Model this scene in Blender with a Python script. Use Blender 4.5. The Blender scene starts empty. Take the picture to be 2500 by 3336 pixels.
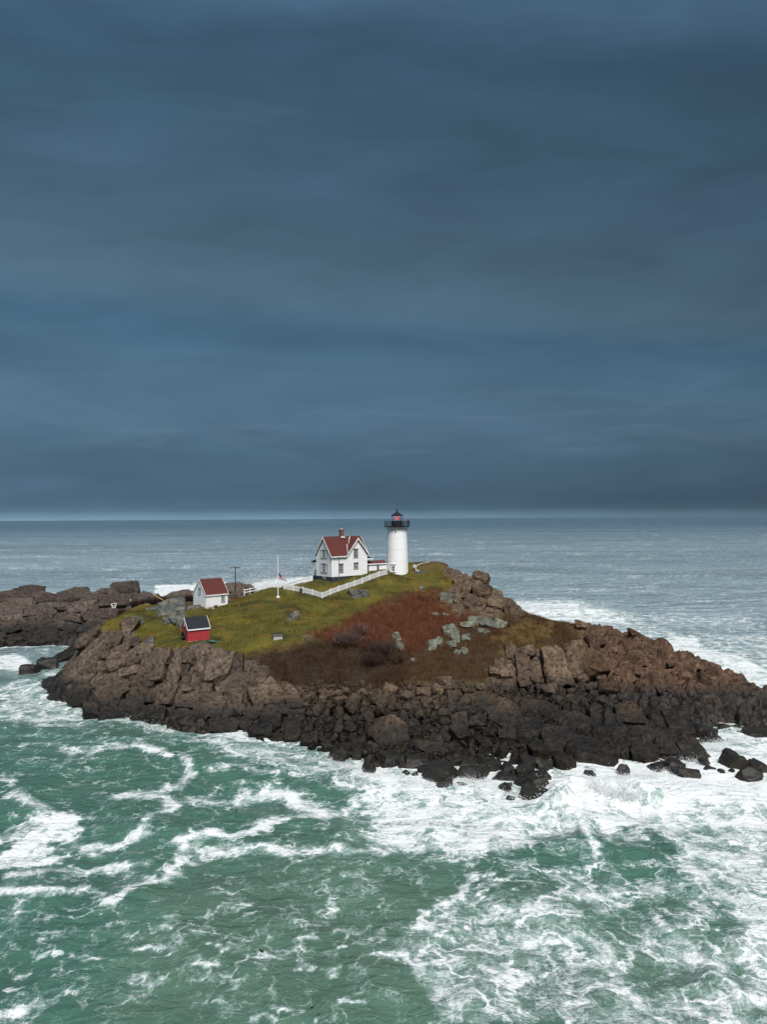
import bpy, bmesh, math, random
import numpy as np
from mathutils import Vector, Matrix, noise as mnoise

R = math.radians
random.seed(7)
RNG = np.random.default_rng(11)
SC = bpy.context.scene
COL = SC.collection

# ------------------------------------------------------------------ camera
CAM_H = 27.0
F_PX, PW, PH = 2312.0, 2500.0, 3336.0            # focal length in photo pixels, photo size
PITCH = math.atan(19.5 / F_PX)
ROLL = 0.0060
FWD = Vector((0, math.cos(PITCH), math.sin(PITCH)))
UP0 = Vector((0, -math.sin(PITCH), math.cos(PITCH)))
RIGHT = Vector((1, 0, 0)) * math.cos(ROLL) - UP0 * math.sin(ROLL)
UP = UP0 * math.cos(ROLL) + Vector((1, 0, 0)) * math.sin(ROLL)
CAM = Vector((0, 0, CAM_H))

cd = bpy.data.cameras.new('camera')
cam = bpy.data.objects.new('camera', cd)
COL.objects.link(cam)
m = Matrix((RIGHT, UP, -FWD)).transposed().to_4x4()
m.translation = CAM
cam.matrix_world = m
cd.sensor_fit = 'VERTICAL'
cd.sensor_height = 36.0
cd.lens = F_PX / PH * 36.0
cd.clip_start = 0.5
cd.clip_end = 60000
SC.camera = cam

# ------------------------------------------------------------------ exposure
EXPOSURE = 1.70
SC.view_settings.view_transform = 'Standard'
SC.view_settings.look = 'None'
SC.view_settings.gamma = 1.0
SC.view_settings.use_curve_mapping = False
SC.view_settings.exposure = EXPOSURE
EV = 2.0 ** EXPOSURE
SC.cycles.use_denoising = True
SC.cycles.max_bounces = 5
SC.cycles.diffuse_bounces = 2
SC.cycles.glossy_bounces = 2
SC.cycles.transparent_max_bounces = 12

def lin(c):
    """sRGB 0..255 -> linear"""
    out = []
    for v in c:
        v = v / 255.0
        out.append(v / 12.92 if v <= 0.04045 else ((v + 0.055) / 1.055) ** 2.4)
    return tuple(out)

# ------------------------------------------------------------------ node helper
class NT:
    def __init__(self, tree):
        self.t = tree
        self.n = tree.nodes
        self.l = tree.links
        self.n.clear()
    def node(self, typ, **kw):
        nd = self.n.new(typ)
        for k, v in kw.items():
            setattr(nd, k, v)
        return nd
    def put(self, sock, v):
        if v is None:
            return
        if isinstance(v, bpy.types.NodeSocket):
            self.l.new(v, sock)
        else:
            if sock.type == 'RGBA' and len(v) == 3:
                v = (*v, 1.0)
            sock.default_value = v
    def math(self, op, a, b=None, c=None, clamp=False):
        nd = self.node('ShaderNodeMath', operation=op, use_clamp=clamp)
        self.put(nd.inputs[0], a); self.put(nd.inputs[1], b); self.put(nd.inputs[2], c)
        return nd.outputs[0]
    def vmath(self, op, a, b=None):
        nd = self.node('ShaderNodeVectorMath', operation=op)
        self.put(nd.inputs[0], a); self.put(nd.inputs[1], b)
        return nd.outputs[0]
    def scale(self, a, s):
        nd = self.node('ShaderNodeVectorMath', operation='SCALE')
        self.put(nd.inputs[0], a); self.put(nd.inputs['Scale'], s)
        return nd.outputs[0]
    def sep(self, v):
        nd = self.node('ShaderNodeSeparateXYZ'); self.put(nd.inputs[0], v)
        return nd.outputs
    def comb(self, x, y, z):
        nd = self.node('ShaderNodeCombineXYZ')
        self.put(nd.inputs[0], x); self.put(nd.inputs[1], y); self.put(nd.inputs[2], z)
        return nd.outputs[0]
    def noise(self, vec, scale, detail=4.0, rough=0.55, dist=0.0, color=False, dim='3D'):
        nd = self.node('ShaderNodeTexNoise', noise_dimensions=dim)
        self.put(nd.inputs['Vector'], vec); self.put(nd.inputs['Scale'], scale)
        self.put(nd.inputs['Detail'], detail); self.put(nd.inputs['Roughness'], rough)
        self.put(nd.inputs['Distortion'], dist)
        return nd.outputs['Color' if color else 'Fac']
    def voro(self, vec, scale, feature='F1', out='Distance', rnd=1.0, dim='3D'):
        nd = self.node('ShaderNodeTexVoronoi', feature=feature, voronoi_dimensions=dim)
        self.put(nd.inputs['Vector'], vec); self.put(nd.inputs['Scale'], scale)
        self.put(nd.inputs['Randomness'], rnd)
        return nd.outputs[out]
    def ss(self, v, a, b, lo=0.0, hi=1.0):
        nd = self.node('ShaderNodeMapRange', interpolation_type='SMOOTHSTEP')
        self.put(nd.inputs[0], v); self.put(nd.inputs[1], a); self.put(nd.inputs[2], b)
        self.put(nd.inputs[3], lo); self.put(nd.inputs[4], hi)
        return nd.outputs[0]
    def mix(self, f, a, b, mode='MIX'):
        nd = self.node('ShaderNodeMix', data_type='RGBA', blend_type=mode)
        self.put(nd.inputs[0], f); self.put(nd.inputs[6], a); self.put(nd.inputs[7], b)
        return nd.outputs[2]
    def ramp(self, v, stops, interp='LINEAR'):
        nd = self.node('ShaderNodeValToRGB')
        self.put(nd.inputs[0], v)
        cr = nd.color_ramp; cr.interpolation = interp
        while len(cr.elements) < len(stops):
            cr.elements.new(0.5)
        for e, (p, c) in zip(cr.elements, sorted(stops, key=lambda s: s[0])):
            e.position = p; e.color = (*c, 1.0)
        return nd.outputs[0]
    def ramp_f(self, v, stops):
        top = max(q for _, q in stops)
        r = self.ramp(v, [(p, (q / top,) * 3) for p, q in stops])
        return self.math('MULTIPLY', self.node_bw(r), top)
    def node_bw(self, c):
        nd = self.node('ShaderNodeRGBToBW'); self.put(nd.inputs[0], c); return nd.outputs[0]
    def attr(self, name, out='Fac'):
        nd = self.node('ShaderNodeAttribute', attribute_name=name)
        return nd.outputs[out]
    def bump(self, h, strength=0.5, dist=0.1, normal=None):
        nd = self.node('ShaderNodeBump')
        self.put(nd.inputs['Strength'], strength); self.put(nd.inputs['Distance'], dist)
        self.put(nd.inputs['Height'], h)
        if normal is not None: self.put(nd.inputs['Normal'], normal)
        return nd.outputs[0]
    def principled(self, color, rough=0.7, normal=None, spec=0.5, **kw):
        nd = self.node('ShaderNodeBsdfPrincipled')
        self.put(nd.inputs['Base Color'], color); self.put(nd.inputs['Roughness'], rough)
        self.put(nd.inputs['Specular IOR Level'], spec)
        if normal is not None: self.put(nd.inputs['Normal'], normal)
        for k, v in kw.items():
            self.put(nd.inputs[k], v)
        return nd.outputs[0]
    def out(self, surf):
        o = self.node('ShaderNodeOutputMaterial'); self.l.new(surf, o.inputs[0])

def material(name):
    mt = bpy.data.materials.new(name); mt.use_nodes = True
    return mt, NT(mt.node_tree)

# ------------------------------------------------------------------ world: a dark overcast deck with thin bluer gaps
SUN_EL, SUN_AZ = R(54), R(163)      # azimuth clockwise from +Y (seen from above): behind the camera, to the right
world = bpy.data.worlds.new('World'); SC.world = world; world.use_nodes = True
w = NT(world.node_tree)
tc = w.node('ShaderNodeTexCoord').outputs['Generated']
sx, sy, sz = w.sep(tc)
hyp = w.math('MAXIMUM', w.math('SQRT', w.math('ADD', w.math('MULTIPLY', w.math('MULTIPLY', sx, sx), 0.22), w.math('MULTIPLY', sy, sy))), 0.02)
el = w.math('DIVIDE', sz, hyp)                       # tangent of the elevation
az = w.math('DIVIDE', sx, hyp)
lowv = w.comb(w.math('MULTIPLY', az, 1.6), w.math('MULTIPLY', el, 7.0), w.math('MULTIPLY', sy, 0.6))
n_low = w.noise(lowv, 1.5, 5, 0.55, 0.6)
n_fine = w.noise(w.comb(w.math('MULTIPLY', az, 2.2), w.math('MULTIPLY', el, 8.0), sy), 1.9, 4, 0.5, 0.5)
hvy = w.ss(el, 0.0, 0.35)
elp = w.math('ADD', el, w.math('MULTIPLY', az, w.math('MULTIPLY', hvy, 0.085)))
elp = w.math('ADD', elp, w.math('MULTIPLY', w.math('SUBTRACT', n_low, 0.5), w.math('ADD', 0.008, w.math('MULTIPLY', hvy, 0.09))))
stops = [(0.0, (112, 138, 158)), (0.006, (102, 127, 147)), (0.011, (84, 108, 128)), (0.018, (77, 100, 120)), (0.03, (73, 96, 116)), (0.05, (75, 98, 119)),
         (0.085, (76, 101, 122)), (0.13, (84, 110, 133)), (0.18, (82, 109, 132)), (0.225, (76, 105, 129)), (0.252, (72, 102, 127)),
         (0.278, (80, 106, 128)), (0.31, (81, 105, 126)), (0.36, (75, 99, 119)), (0.45, (70, 94, 116)), (0.56, (63, 88, 109)),
         (0.66, (60, 85, 107)), (0.74, (74, 101, 127)), (1.0, (78, 104, 130))]
deck = w.ramp(elp, [(p, lin(c)) for p, c in stops])
# broad brightness drift from side to side and mottling
drift = w.math('ADD', 0.99, w.math('MULTIPLY', az, w.ss(el, 0.0, 0.08, -0.52, -0.24)))
mott = w.math('ADD', 0.74, w.math('MULTIPLY', n_fine, 0.54))
gain = w.math('MULTIPLY', drift, mott)
deck = w.vmath('MULTIPLY', w.scale(deck, gain), (0.965, 1.012, 1.0))
sky = w.node('ShaderNodeTexSky', sky_type='NISHITA', sun_disc=False)
sky.sun_elevation = SUN_EL; sky.sun_rotation = SUN_AZ
clear = w.scale(sky.outputs[0], 0.11)
n_gap = w.noise(w.comb(w.math('MULTIPLY', az, 2.0), w.math('MULTIPLY', el, 13.0), sy), 2.1, 6, 0.62, 1.0)
gapband = w.math('MULTIPLY', w.ss(el, 0.05, 0.11), w.ss(el, 0.17, 0.24, 1.0, 0.0))
gap = w.math('MULTIPLY', w.ss(n_gap, 0.46, 0.80), gapband)
gap = w.math('MULTIPLY', gap, 0.06)
skycol = w.mix(gap, deck, clear)
bg = w.node('ShaderNodeBackground')
w.l.new(skycol, bg.inputs[0]); bg.inputs[1].default_value = 1.0 / EV
wo = w.node('ShaderNodeOutputWorld'); w.l.new(bg.outputs[0], wo.inputs[0])

# ------------------------------------------------------------------ sun through the overcast
sl = bpy.data.lights.new('sun', 'SUN'); sl.energy = 1.5; sl.angle = R(26); sl.color = (1.0, 0.975, 0.94)
sun = bpy.data.objects.new('sun', sl); COL.objects.link(sun)
sdir = Vector((math.sin(SUN_AZ) * math.cos(SUN_EL), math.cos(SUN_AZ) * math.cos(SUN_EL), math.sin(SUN_EL)))
sun.rotation_euler = sdir.to_track_quat('Z', 'Y').to_euler()
sun.location = (40, -60, 80)

# ------------------------------------------------------------------ pixels <-> places
def ray(px, py):
    return FWD + RIGHT * ((px - PW / 2) / F_PX) + UP * ((PH / 2 - py) / F_PX)
def at_depth(px, py, y):
    d = ray(px, py); return CAM + d * (y / d.y)
def at_z(px, py, z=0.0):
    d = ray(px, py); return CAM + d * ((z - CAM_H) / d.z)
def project(x, y, z):
    """arrays of world coordinates -> photo pixels"""
    x = np.asarray(x, float); y = np.asarray(y, float); z = np.asarray(z, float) - CAM_H
    df = x * FWD.x + y * FWD.y + z * FWD.z
    dr = x * RIGHT.x + y * RIGHT.y + z * RIGHT.z
    du = x * UP.x + y * UP.y + z * UP.z
    df = np.where(df < 1.0, 1.0, df)
    return PW / 2 + F_PX * dr / df, PH / 2 - F_PX * du / df

# ------------------------------------------------------------------ numpy noise
def _h(ix, iy, s):
    n = (ix.astype(np.int64) * 374761393 + iy.astype(np.int64) * 668265263 + s * 974634773) & 0xFFFFFFFF
    n = ((n ^ (n >> 13)) * 1274126177) & 0xFFFFFFFF
    n = n ^ (n >> 16)
    return (n & 0xFFFFFF) / float(0x1000000)
def perlin(x, y, s=0):
    x0 = np.floor(x); y0 = np.floor(y); fx = x - x0; fy = y - y0
    u = fx * fx * fx * (fx * (fx * 6 - 15) + 10); v = fy * fy * fy * (fy * (fy * 6 - 15) + 10)
    def g(ix, iy, dx, dy):
        a = _h(ix, iy, s) * 2 * np.pi
        return np.cos(a) * dx + np.sin(a) * dy
    a = g(x0, y0, fx, fy); b = g(x0 + 1, y0, fx - 1, fy)
    c = g(x0, y0 + 1, fx, fy - 1); d = g(x0 + 1, y0 + 1, fx - 1, fy - 1)
    return (a + (b - a) * u) * (1 - v) + (c + (d - c) * u) * v
def fbm(x, y, s=0, octv=4, gain=0.5):
    t = np.zeros_like(x, dtype=float); a = 1.0
    for o in range(octv):
        t += a * perlin(x * 2 ** o + 17.3 * o, y * 2 ** o - 9.1 * o, s + o); a *= gain
    return t
def voronoi(x, y, s=0):
    """F1, F2, two cell randoms, offset from the cell's point"""
    x0 = np.floor(x); y0 = np.floor(y)
    f1 = np.full(x.shape, 9.0); f2 = np.full(x.shape, 9.0)
    r1 = np.zeros(x.shape); r2 = np.zeros(x.shape); dx1 = np.zeros(x.shape); dy1 = np.zeros(x.shape)
    for j in (-1, 0, 1):
        for i in (-1, 0, 1):
            cx = x0 + i; cy = y0 + j
            dx = x - (cx + _h(cx, cy, s)); dy = y - (cy + _h(cx, cy, s + 77))
            d = np.sqrt(dx * dx + dy * dy)
            near = d < f1
            f2 = np.where(near, f1, np.minimum(f2, d))
            r1 = np.where(near, _h(cx, cy, s + 5), r1); r2 = np.where(near, _h(cx, cy, s + 9), r2)
            dx1 = np.where(near, dx, dx1); dy1 = np.where(near, dy, dy1)
            f1 = np.where(near, d, f1)
    return f1, f2, r1, r2, dx1, dy1
def smooth(a, b, x):
    t = np.clip((x - a) / (b - a), 0, 1); return t * t * (3 - 2 * t)
def in_poly(px, py, poly):
    inside = np.zeros(px.shape, bool); n = len(poly)
    for i in range(n):
        x1, y1 = poly[i]; x2, y2 = poly[(i + 1) % n]
        c = ((y1 > py) != (y2 > py)) & (px < (x2 - x1) * (py - y1) / (y2 - y1 + 1e-9) + x1)
        inside ^= c
    return inside
def poly_dist(px, py, pts, closed=False):
    d = np.full(px.shape, 1e9); n = len(pts)
    for i in range(n if closed else n - 1):
        x1, y1 = pts[i]; x2, y2 = pts[(i + 1) % n]
        ex, ey = x2 - x1, y2 - y1; L = ex * ex + ey * ey + 1e-9
        t = np.clip(((px - x1) * ex + (py - y1) * ey) / L, 0, 1)
        d = np.minimum(d, np.hypot(px - x1 - t * ex, py - y1 - t * ey))
    return d
def poly_soft(px, py, poly, soft):
    """1 inside, falling to 0 over soft pixels either side of the outline"""
    d = poly_dist(px, py, poly, True); s = np.where(in_poly(px, py, poly), d, -d)
    return smooth(-soft, soft, s)

# ------------------------------------------------------------------ object helpers
def link(name, me, mat=None, parent=None):
    o = bpy.data.objects.new(name, me); COL.objects.link(o)
    if mat is not None and len(me.materials) == 0: me.materials.append(mat)
    if parent is not None: o.parent = parent
    return o
def tag(o, label=None, cat=None, group=None, kind=None):
    if label: o['label'] = label
    if cat: o['category'] = cat
    if group: o['group'] = group
    if kind: o['kind'] = kind
    return o
def empty(name, loc, rz=0.0):
    o = bpy.data.objects.new(name, None); COL.objects.link(o)
    o.location = loc; o.rotation_euler = (0, 0, rz); o.empty_display_size = 0.3
    return o
def np_mesh(name, verts, faces, smooth_shade=True):
    verts = np.asarray(verts, np.float32); faces = np.asarray(faces, np.int32)
    k = faces.shape[1]; me = bpy.data.meshes.new(name)
    me.vertices.add(len(verts)); me.vertices.foreach_set('co', verts.ravel())
    me.loops.add(faces.size); me.loops.foreach_set('vertex_index', faces.ravel())
    me.polygons.add(len(faces))
    me.polygons.foreach_set('loop_start', np.arange(0, faces.size, k, dtype=np.int32))
    me.polygons.foreach_set('loop_total', np.full(len(faces), k, np.int32))
    if smooth_shade: me.polygons.foreach_set('use_smooth', np.ones(len(faces), bool))
    me.update(calc_edges=True); me.validate()
    return me
def float_attr(me, name, vals):
    a = me.attributes.new(name, 'FLOAT', 'POINT'); a.data.foreach_set('value', np.asarray(vals, np.float32))
def color_attr(me, name, rgb):
    a = me.attributes.new(name, 'FLOAT_COLOR', 'POINT')
    c = np.ones((len(rgb), 4), np.float32); c[:, :3] = rgb; a.data.foreach_set('color', c.ravel())
def grid_faces(nr, nc):
    i = np.arange(nr * nc).reshape(nr, nc)
    return np.stack([i[:-1, :-1], i[:-1, 1:], i[1:, 1:], i[1:, :-1]], -1).reshape(-1, 4)

class MB:
    """collects simple solids and links them as ONE mesh object"""
    def __init__(self): self.bm = bmesh.new()
    def box(self, x0, x1, y0, y1, z0, z1):
        v = [self.bm.verts.new(p) for p in ((x0, y0, z0), (x1, y0, z0), (x1, y1, z0), (x0, y1, z0), (x0, y0, z1), (x1, y0, z1), (x1, y1, z1), (x0, y1, z1))]
        for f in ((3, 2, 1, 0), (4, 5, 6, 7), (0, 1, 5, 4), (1, 2, 6, 5), (2, 3, 7, 6), (3, 0, 4, 7)):
            self.bm.faces.new([v[i] for i in f])
        return self
    def prism(self, poly, axis, a, b):
        """poly: (p, q) pairs in the plane across the axis ('x': y,z; 'y': x,z; 'z': x,y)"""
        def pt(p, q, t):
            return (t, p, q) if axis == 'x' else (p, t, q) if axis == 'y' else (p, q, t)
        A = [self.bm.verts.new(pt(p, q, a)) for p, q in poly]; B = [self.bm.verts.new(pt(p, q, b)) for p, q in poly]
        n = len(poly)
        self.bm.faces.new(A); self.bm.faces.new(B[::-1])
        for i in range(n): self.bm.faces.new((A[i], B[i], B[(i + 1) % n], A[(i + 1) % n]))
        return self
    def slab(self, pts, th):
        """a plate: pts is a planar outline, thickened downward along its normal"""
        P = [Vector(p) for p in pts]; n = (P[1] - P[0]).cross(P[2] - P[0]).normalized()
        if n.z < 0: n = -n
        A = [self.bm.verts.new(p) for p in P]; B = [self.bm.verts.new(p - n * th) for p in P]
        k = len(P); self.bm.faces.new(A); self.bm.faces.new(B[::-1])
        for i in range(k): self.bm.faces.new((A[i], B[i], B[(i + 1) % k], A[(i + 1) % k]))
        return self
    def tube(self, pts, r, n=8, r_end=None):
        P = [Vector(p) for p in pts]; rings = []
        for i, p in enumerate(P):
            d = (P[min(i + 1, len(P) - 1)] - P[max(i - 1, 0)]).normalized()
            a = d.orthogonal().normalized(); b = d.cross(a)
            rr = r if r_end is None else r + (r_end - r) * i / (len(P) - 1)
            rings.append([self.bm.verts.new(p + (a * math.cos(t) + b * math.sin(t)) * rr) for t in (2 * math.pi * k / n for k in range(n))])
        for A, B in zip(rings, rings[1:]):
            for k in range(n): self.bm.faces.new((A[k], A[(k + 1) % n], B[(k + 1) % n], B[k]))
        self.bm.faces.new(rings[0][::-1]); self.bm.faces.new(rings[-1])
        return self
    def lathe(self, prof, n=40, c=(0, 0), rot=0.0):
        rings = []
        for r, z in prof:
            rings.append([self.bm.verts.new((c[0] + r * math.cos(rot + 2 * math.pi * k / n), c[1] + r * math.sin(rot + 2 * math.pi * k / n), z)) for k in range(n)])
        for A, B in zip(rings, rings[1:]):
            for k in range(n): self.bm.faces.new((A[k], A[(k + 1) % n], B[(k + 1) % n], B[k]))
        self.bm.faces.new(rings[0][::-1]); self.bm.faces.new(rings[-1])
        return self
    def torus(self, c, R1, r, normal, n=20, m2=8):
        nz = Vector(normal).normalized(); a = nz.orthogonal().normalized(); b = nz.cross(a); c = Vector(c); rings = []
        for i in range(n):
            t = 2 * math.pi * i / n; d = a * math.cos(t) + b * math.sin(t)
            rr = r * random.uniform(0.8, 1.2)
            rings.append([self.bm.verts.new(c + d * (R1 + rr * math.cos(s)) + nz * rr * math.sin(s)) for s in (2 * math.pi * k / m2 for k in range(m2))])
        for i in range(n):
            A, B = rings[i], rings[(i + 1) % n]
            for k in range(m2): self.bm.faces.new((A[k], A[(k + 1) % m2], B[(k + 1) % m2], B[k]))
        return self
    def build(self, name, mat, parent=None, bevel=0.0, smooth_angle=None):
        bmesh.ops.recalc_face_normals(self.bm, faces=self.bm.faces)
        if bevel > 0:
            bmesh.ops.bevel(self.bm, geom=list(self.bm.edges), offset=bevel, segments=1, affect='EDGES')
        me = bpy.data.meshes.new(name); self.bm.to_mesh(me); self.bm.free()
        if smooth_angle is not None:
            me.polygons.foreach_set('use_smooth', np.ones(len(me.polygons), bool)); me.set_sharp_from_angle(angle=R(smooth_angle))
        return link(name, me, mat, parent)
# ------------------------------------------------------------------ materials
def rock_color_nodes(n, pos, rnd):
    """colour, roughness, bump height of the island's granite at a world position"""
    x, y, z = n.sep(pos)
    big = n.noise(pos, 0.11, 4, 0.6)
    med = n.noise(pos, 0.8, 4, 0.65)
    fine = n.noise(pos, 5.5, 3, 0.7)
    strv = n.comb(n.math('MULTIPLY', x, 1.0), n.math('MULTIPLY', y, 1.0), n.math('MULTIPLY', z, 0.22))
    streak = n.noise(strv, 1.7, 4, 0.6)
    brown = n.ramp(med, [(0.25, (0.070, 0.047, 0.031)), (0.45, (0.140, 0.098, 0.068)), (0.62, (0.20, 0.146, 0.104)), (0.8, (0.28, 0.215, 0.16))])
    rust = n.ramp(med, [(0.25, (0.060, 0.036, 0.024)), (0.45, (0.135, 0.082, 0.054)), (0.65, (0.215, 0.135, 0.088)), (0.8, (0.30, 0.20, 0.135))])
    mauve = n.ramp(med, [(0.25, (0.090, 0.070, 0.064)), (0.5, (0.165, 0.130, 0.118)), (0.8, (0.25, 0.205, 0.188))])
    head = n.math('MULTIPLY', n.ss(n.math('ADD', x, n.math('MULTIPLY', big, 8.0)), 31.0, 36.0), n.ss(n.math('ADD', y, n.math('MULTIPLY', x, -0.35)), 74.0, 84.0))
    far = n.ss(y, 138.0, 150.0)
    c = n.mix(head, n.vmath('MULTIPLY', brown, (1.26, 1.20, 1.12)), n.vmath('MULTIPLY', rust, (1.22, 1.13, 1.02)))
    c = n.mix(far, c, n.vmath('MULTIPLY', mauve, (1.12, 0.98, 0.88)))
    tone = n.math('ADD', 0.30, n.math('MULTIPLY', rnd, 0.42))
    tone = n.math('MULTIPLY', tone, n.math('ADD', 0.62, n.math('MULTIPLY', fine, 0.75)))
    c = n.scale(c, tone)
    # grey lichen film and pale streaks on the dry rock
    lich = n.math('MULTIPLY', n.ss(streak, 0.56, 0.75), 0.35)
    c = n.mix(lich, c, (0.125, 0.12, 0.105))
    # guano and mineral streaks, rust stains
    stain = n.noise(n.comb(x, y, n.math('MULTIPLY', z, 0.3)), 0.95, 5, 0.68)
    c = n.mix(n.math('MULTIPLY', n.ss(stain, 0.60, 0.74), 0.5), c, (0.21, 0.195, 0.165))
    c = n.mix(n.math('MULTIPLY', n.ss(stain, 0.42, 0.30), 0.55), c, (0.085, 0.042, 0.020))
    grey = n.ss(x, -8.0, -22.0)
    c = n.mix(n.math('MULTIPLY', grey, 0.35), c, n.scale((0.125, 0.112, 0.098), tone))
    # splash zone: black film, below it weed
    cove = n.math('MULTIPLY', n.ss(x, -24.0, -6.0), n.ss(x, 24.0, 40.0, 1.0, 0.0))
    zz = n.math('ADD', n.math('SUBTRACT', n.math('SUBTRACT', z, n.math('MULTIPLY', n.ss(y, 136.0, 144.0), 1.6)), n.math('ADD', n.math('MULTIPLY', n.math('MULTIPLY', cove, n.ss(x, 4.0, 14.0)), 0.5), n.math('MULTIPLY', n.math('SUBTRACT', rnd, 0.5), 0.6))), n.math('ADD', n.math('MULTIPLY', n.math('SUBTRACT', big, 0.5), -3.0), n.math('MULTIPLY', n.math('SUBTRACT', med, 0.5), -4.2)))
    wet = n.ss(zz, 1.6, 3.5, 1.0, 0.0)
    wet = n.math('MULTIPLY', wet, 0.95)
    black = n.ramp(med, [(0.3, (0.0045, 0.0040, 0.0036)), (0.50, (0.0125, 0.0110, 0.0098)), (0.66, (0.030, 0.0255, 0.021)), (0.8, (0.055, 0.045, 0.036))])
    c = n.mix(wet, c, black)
    weed = n.math('MULTIPLY', n.ss(zz, 0.1, 0.9, 1.0, 0.0), n.ss(med, 0.42, 0.6))
    c = n.mix(n.math('MULTIPLY', weed, 0.8), c, (0.022, 0.016, 0.007))
    rough = n.math('ADD', 0.88, n.math('MULTIPLY', wet, -0.34))
    # cracks
    wv = n.vmath('ADD', pos, n.scale(n.noise(pos, 0.7, 2, 0.5, color=True), 1.6))
    cr1 = n.ss(n.voro(wv, n.math('ADD', 0.42, n.math('MULTIPLY', head, 0.0)), 'DISTANCE_TO_EDGE'), 0.0, n.math('ADD', 0.028, n.math('MULTIPLY', head, 0.05)))
    keepc = n.ss(streak, 0.42, 0.58)
    crack = n.math('SUBTRACT', 1.0, n.math('MULTIPLY', n.math('SUBTRACT', 1.0, cr1), keepc))
    c = n.scale(c, n.math('ADD', 0.42, n.math('MULTIPLY', crack, 0.58)))
    mid2 = n.noise(pos, 1.9, 3, 0.6)
    c = n.scale(c, n.ramp_f(mid2, [(0.32, 0.24), (0.47, 0.88), (0.60, 1.10), (0.75, 1.7)]))  # strong mottling put into the colour, standing in for crevice shade
    h = n.math('ADD', n.math('MULTIPLY', fine, 0.45), n.math('ADD', n.math('MULTIPLY', mid2, 1.0), n.math('MULTIPLY', med, 1.0)))
    return c, rough, h

def make_rock_mat():
    mt, n = material('granite')
    pos = n.node('ShaderNodeNewGeometry').outputs['Position']
    rnd = n.node('ShaderNodeObjectInfo').outputs['Random']
    c, r, h = rock_color_nodes(n, pos, rnd)
    n.out(n.principled(c, r, n.bump(h, 1.0, 0.20), 0.22))
    return mt
def make_terrain_mat():
    mt, n = material('island_ground')
    pos = n.node('ShaderNodeNewGeometry').outputs['Position']
    c, r, h = rock_color_nodes(n, pos, 0.5)
    veg = n.attr('veg'); gc = n.attr('ground_color', 'Color')
    fine = n.noise(pos, 4.0, 6, 0.7); med = n.noise(pos, 0.9, 4, 0.6)
    g = n.scale(gc, n.math('ADD', 0.18, n.math('ADD', n.math('MULTIPLY', fine, 0.7), n.math('MULTIPLY', med, 0.6))))
    vm = n.ss(n.math('ADD', veg, n.math('MULTIPLY', n.math('SUBTRACT', fine, 0.5), 0.5)), 0.35, 0.6)
    c = n.mix(vm, c, g)
    hh = n.math('ADD', n.math('MULTIPLY', h, n.math('SUBTRACT', 1.0, vm)), n.math('MULTIPLY', n.math('MULTIPLY', fine, vm), 1.4))
    n.out(n.principled(c, n.math('MAXIMUM', r, n.math('MULTIPLY', vm, 0.9)), n.bump(hh, 0.9, 0.16), 0.3))
    return mt
def make_lichen_mat():
    mt, n = material('lichen_rock')
    pos = n.node('ShaderNodeNewGeometry').outputs['Position']
    rnd = n.node('ShaderNodeObjectInfo').outputs['Random']
    a = n.noise(pos, 0.9, 6, 0.68); b = n.noise(pos, 5.0, 5, 0.7)
    c = n.ramp(a, [(0.3, (0.055, 0.052, 0.040)), (0.45, (0.12, 0.123, 0.094)), (0.6, (0.20, 0.21, 0.165)), (0.78, (0.29, 0.30, 0.245))])
    c = n.scale(c, n.math('MULTIPLY', n.math('ADD', 0.55, n.math('MULTIPLY', b, 0.8)), n.math('ADD', 0.8, n.math('MULTIPLY', rnd, 0.3))))
    wv = n.vmath('ADD', pos, n.scale(n.noise(pos, 0.9, 2, 0.5, color=True), 1.0))
    cr = n.ss(n.voro(wv, 0.75, 'DISTANCE_TO_EDGE'), 0.0, 0.05)
    c = n.scale(c, n.math('ADD', 0.3, n.math('MULTIPLY', cr, 0.7)))
    h = n.math('ADD', n.math('MULTIPLY', cr, 0.6), n.math('MULTIPLY', b, 0.5))
    n.out(n.principled(c, 0.9, n.bump(h, 0.8, 0.1), 0.25)); return mt
def make_field_mat():
    mt, n = material('grey_rock')
    pos = n.node('ShaderNodeNewGeometry').outputs['Position']
    a = n.noise(pos, 0.7, 6, 0.68); b = n.noise(pos, 5.0, 5, 0.7); d = n.noise(pos, 0.35, 3, 0.6)
    c = n.ramp(a, [(0.3, (0.032, 0.033, 0.029)), (0.5, (0.085, 0.088, 0.078)), (0.75, (0.20, 0.20, 0.18))])
    c = n.mix(n.math('MULTIPLY', n.ss(d, 0.5, 0.66), 0.45), c, n.scale((0.15, 0.11, 0.085), n.math('ADD', 0.5, n.math('MULTIPLY', a, 1.0))))
    c = n.scale(c, n.math('ADD', 0.5, n.math('MULTIPLY', b, 0.9)))
    wv = n.vmath('ADD', pos, n.scale(n.noise(pos, 0.9, 2, 0.5, color=True), 1.0))
    cr = n.ss(n.voro(wv, 0.6, 'DISTANCE_TO_EDGE'), 0.0, 0.045)
    c = n.scale(c, n.math('ADD', 0.3, n.math('MULTIPLY', cr, 0.7)))
    h = n.math('ADD', n.math('MULTIPLY', cr, 0.6), n.math('MULTIPLY', b, 0.5))
    n.out(n.principled(c, 0.9, n.bump(h, 0.8, 0.1), 0.25)); return mt
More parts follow.
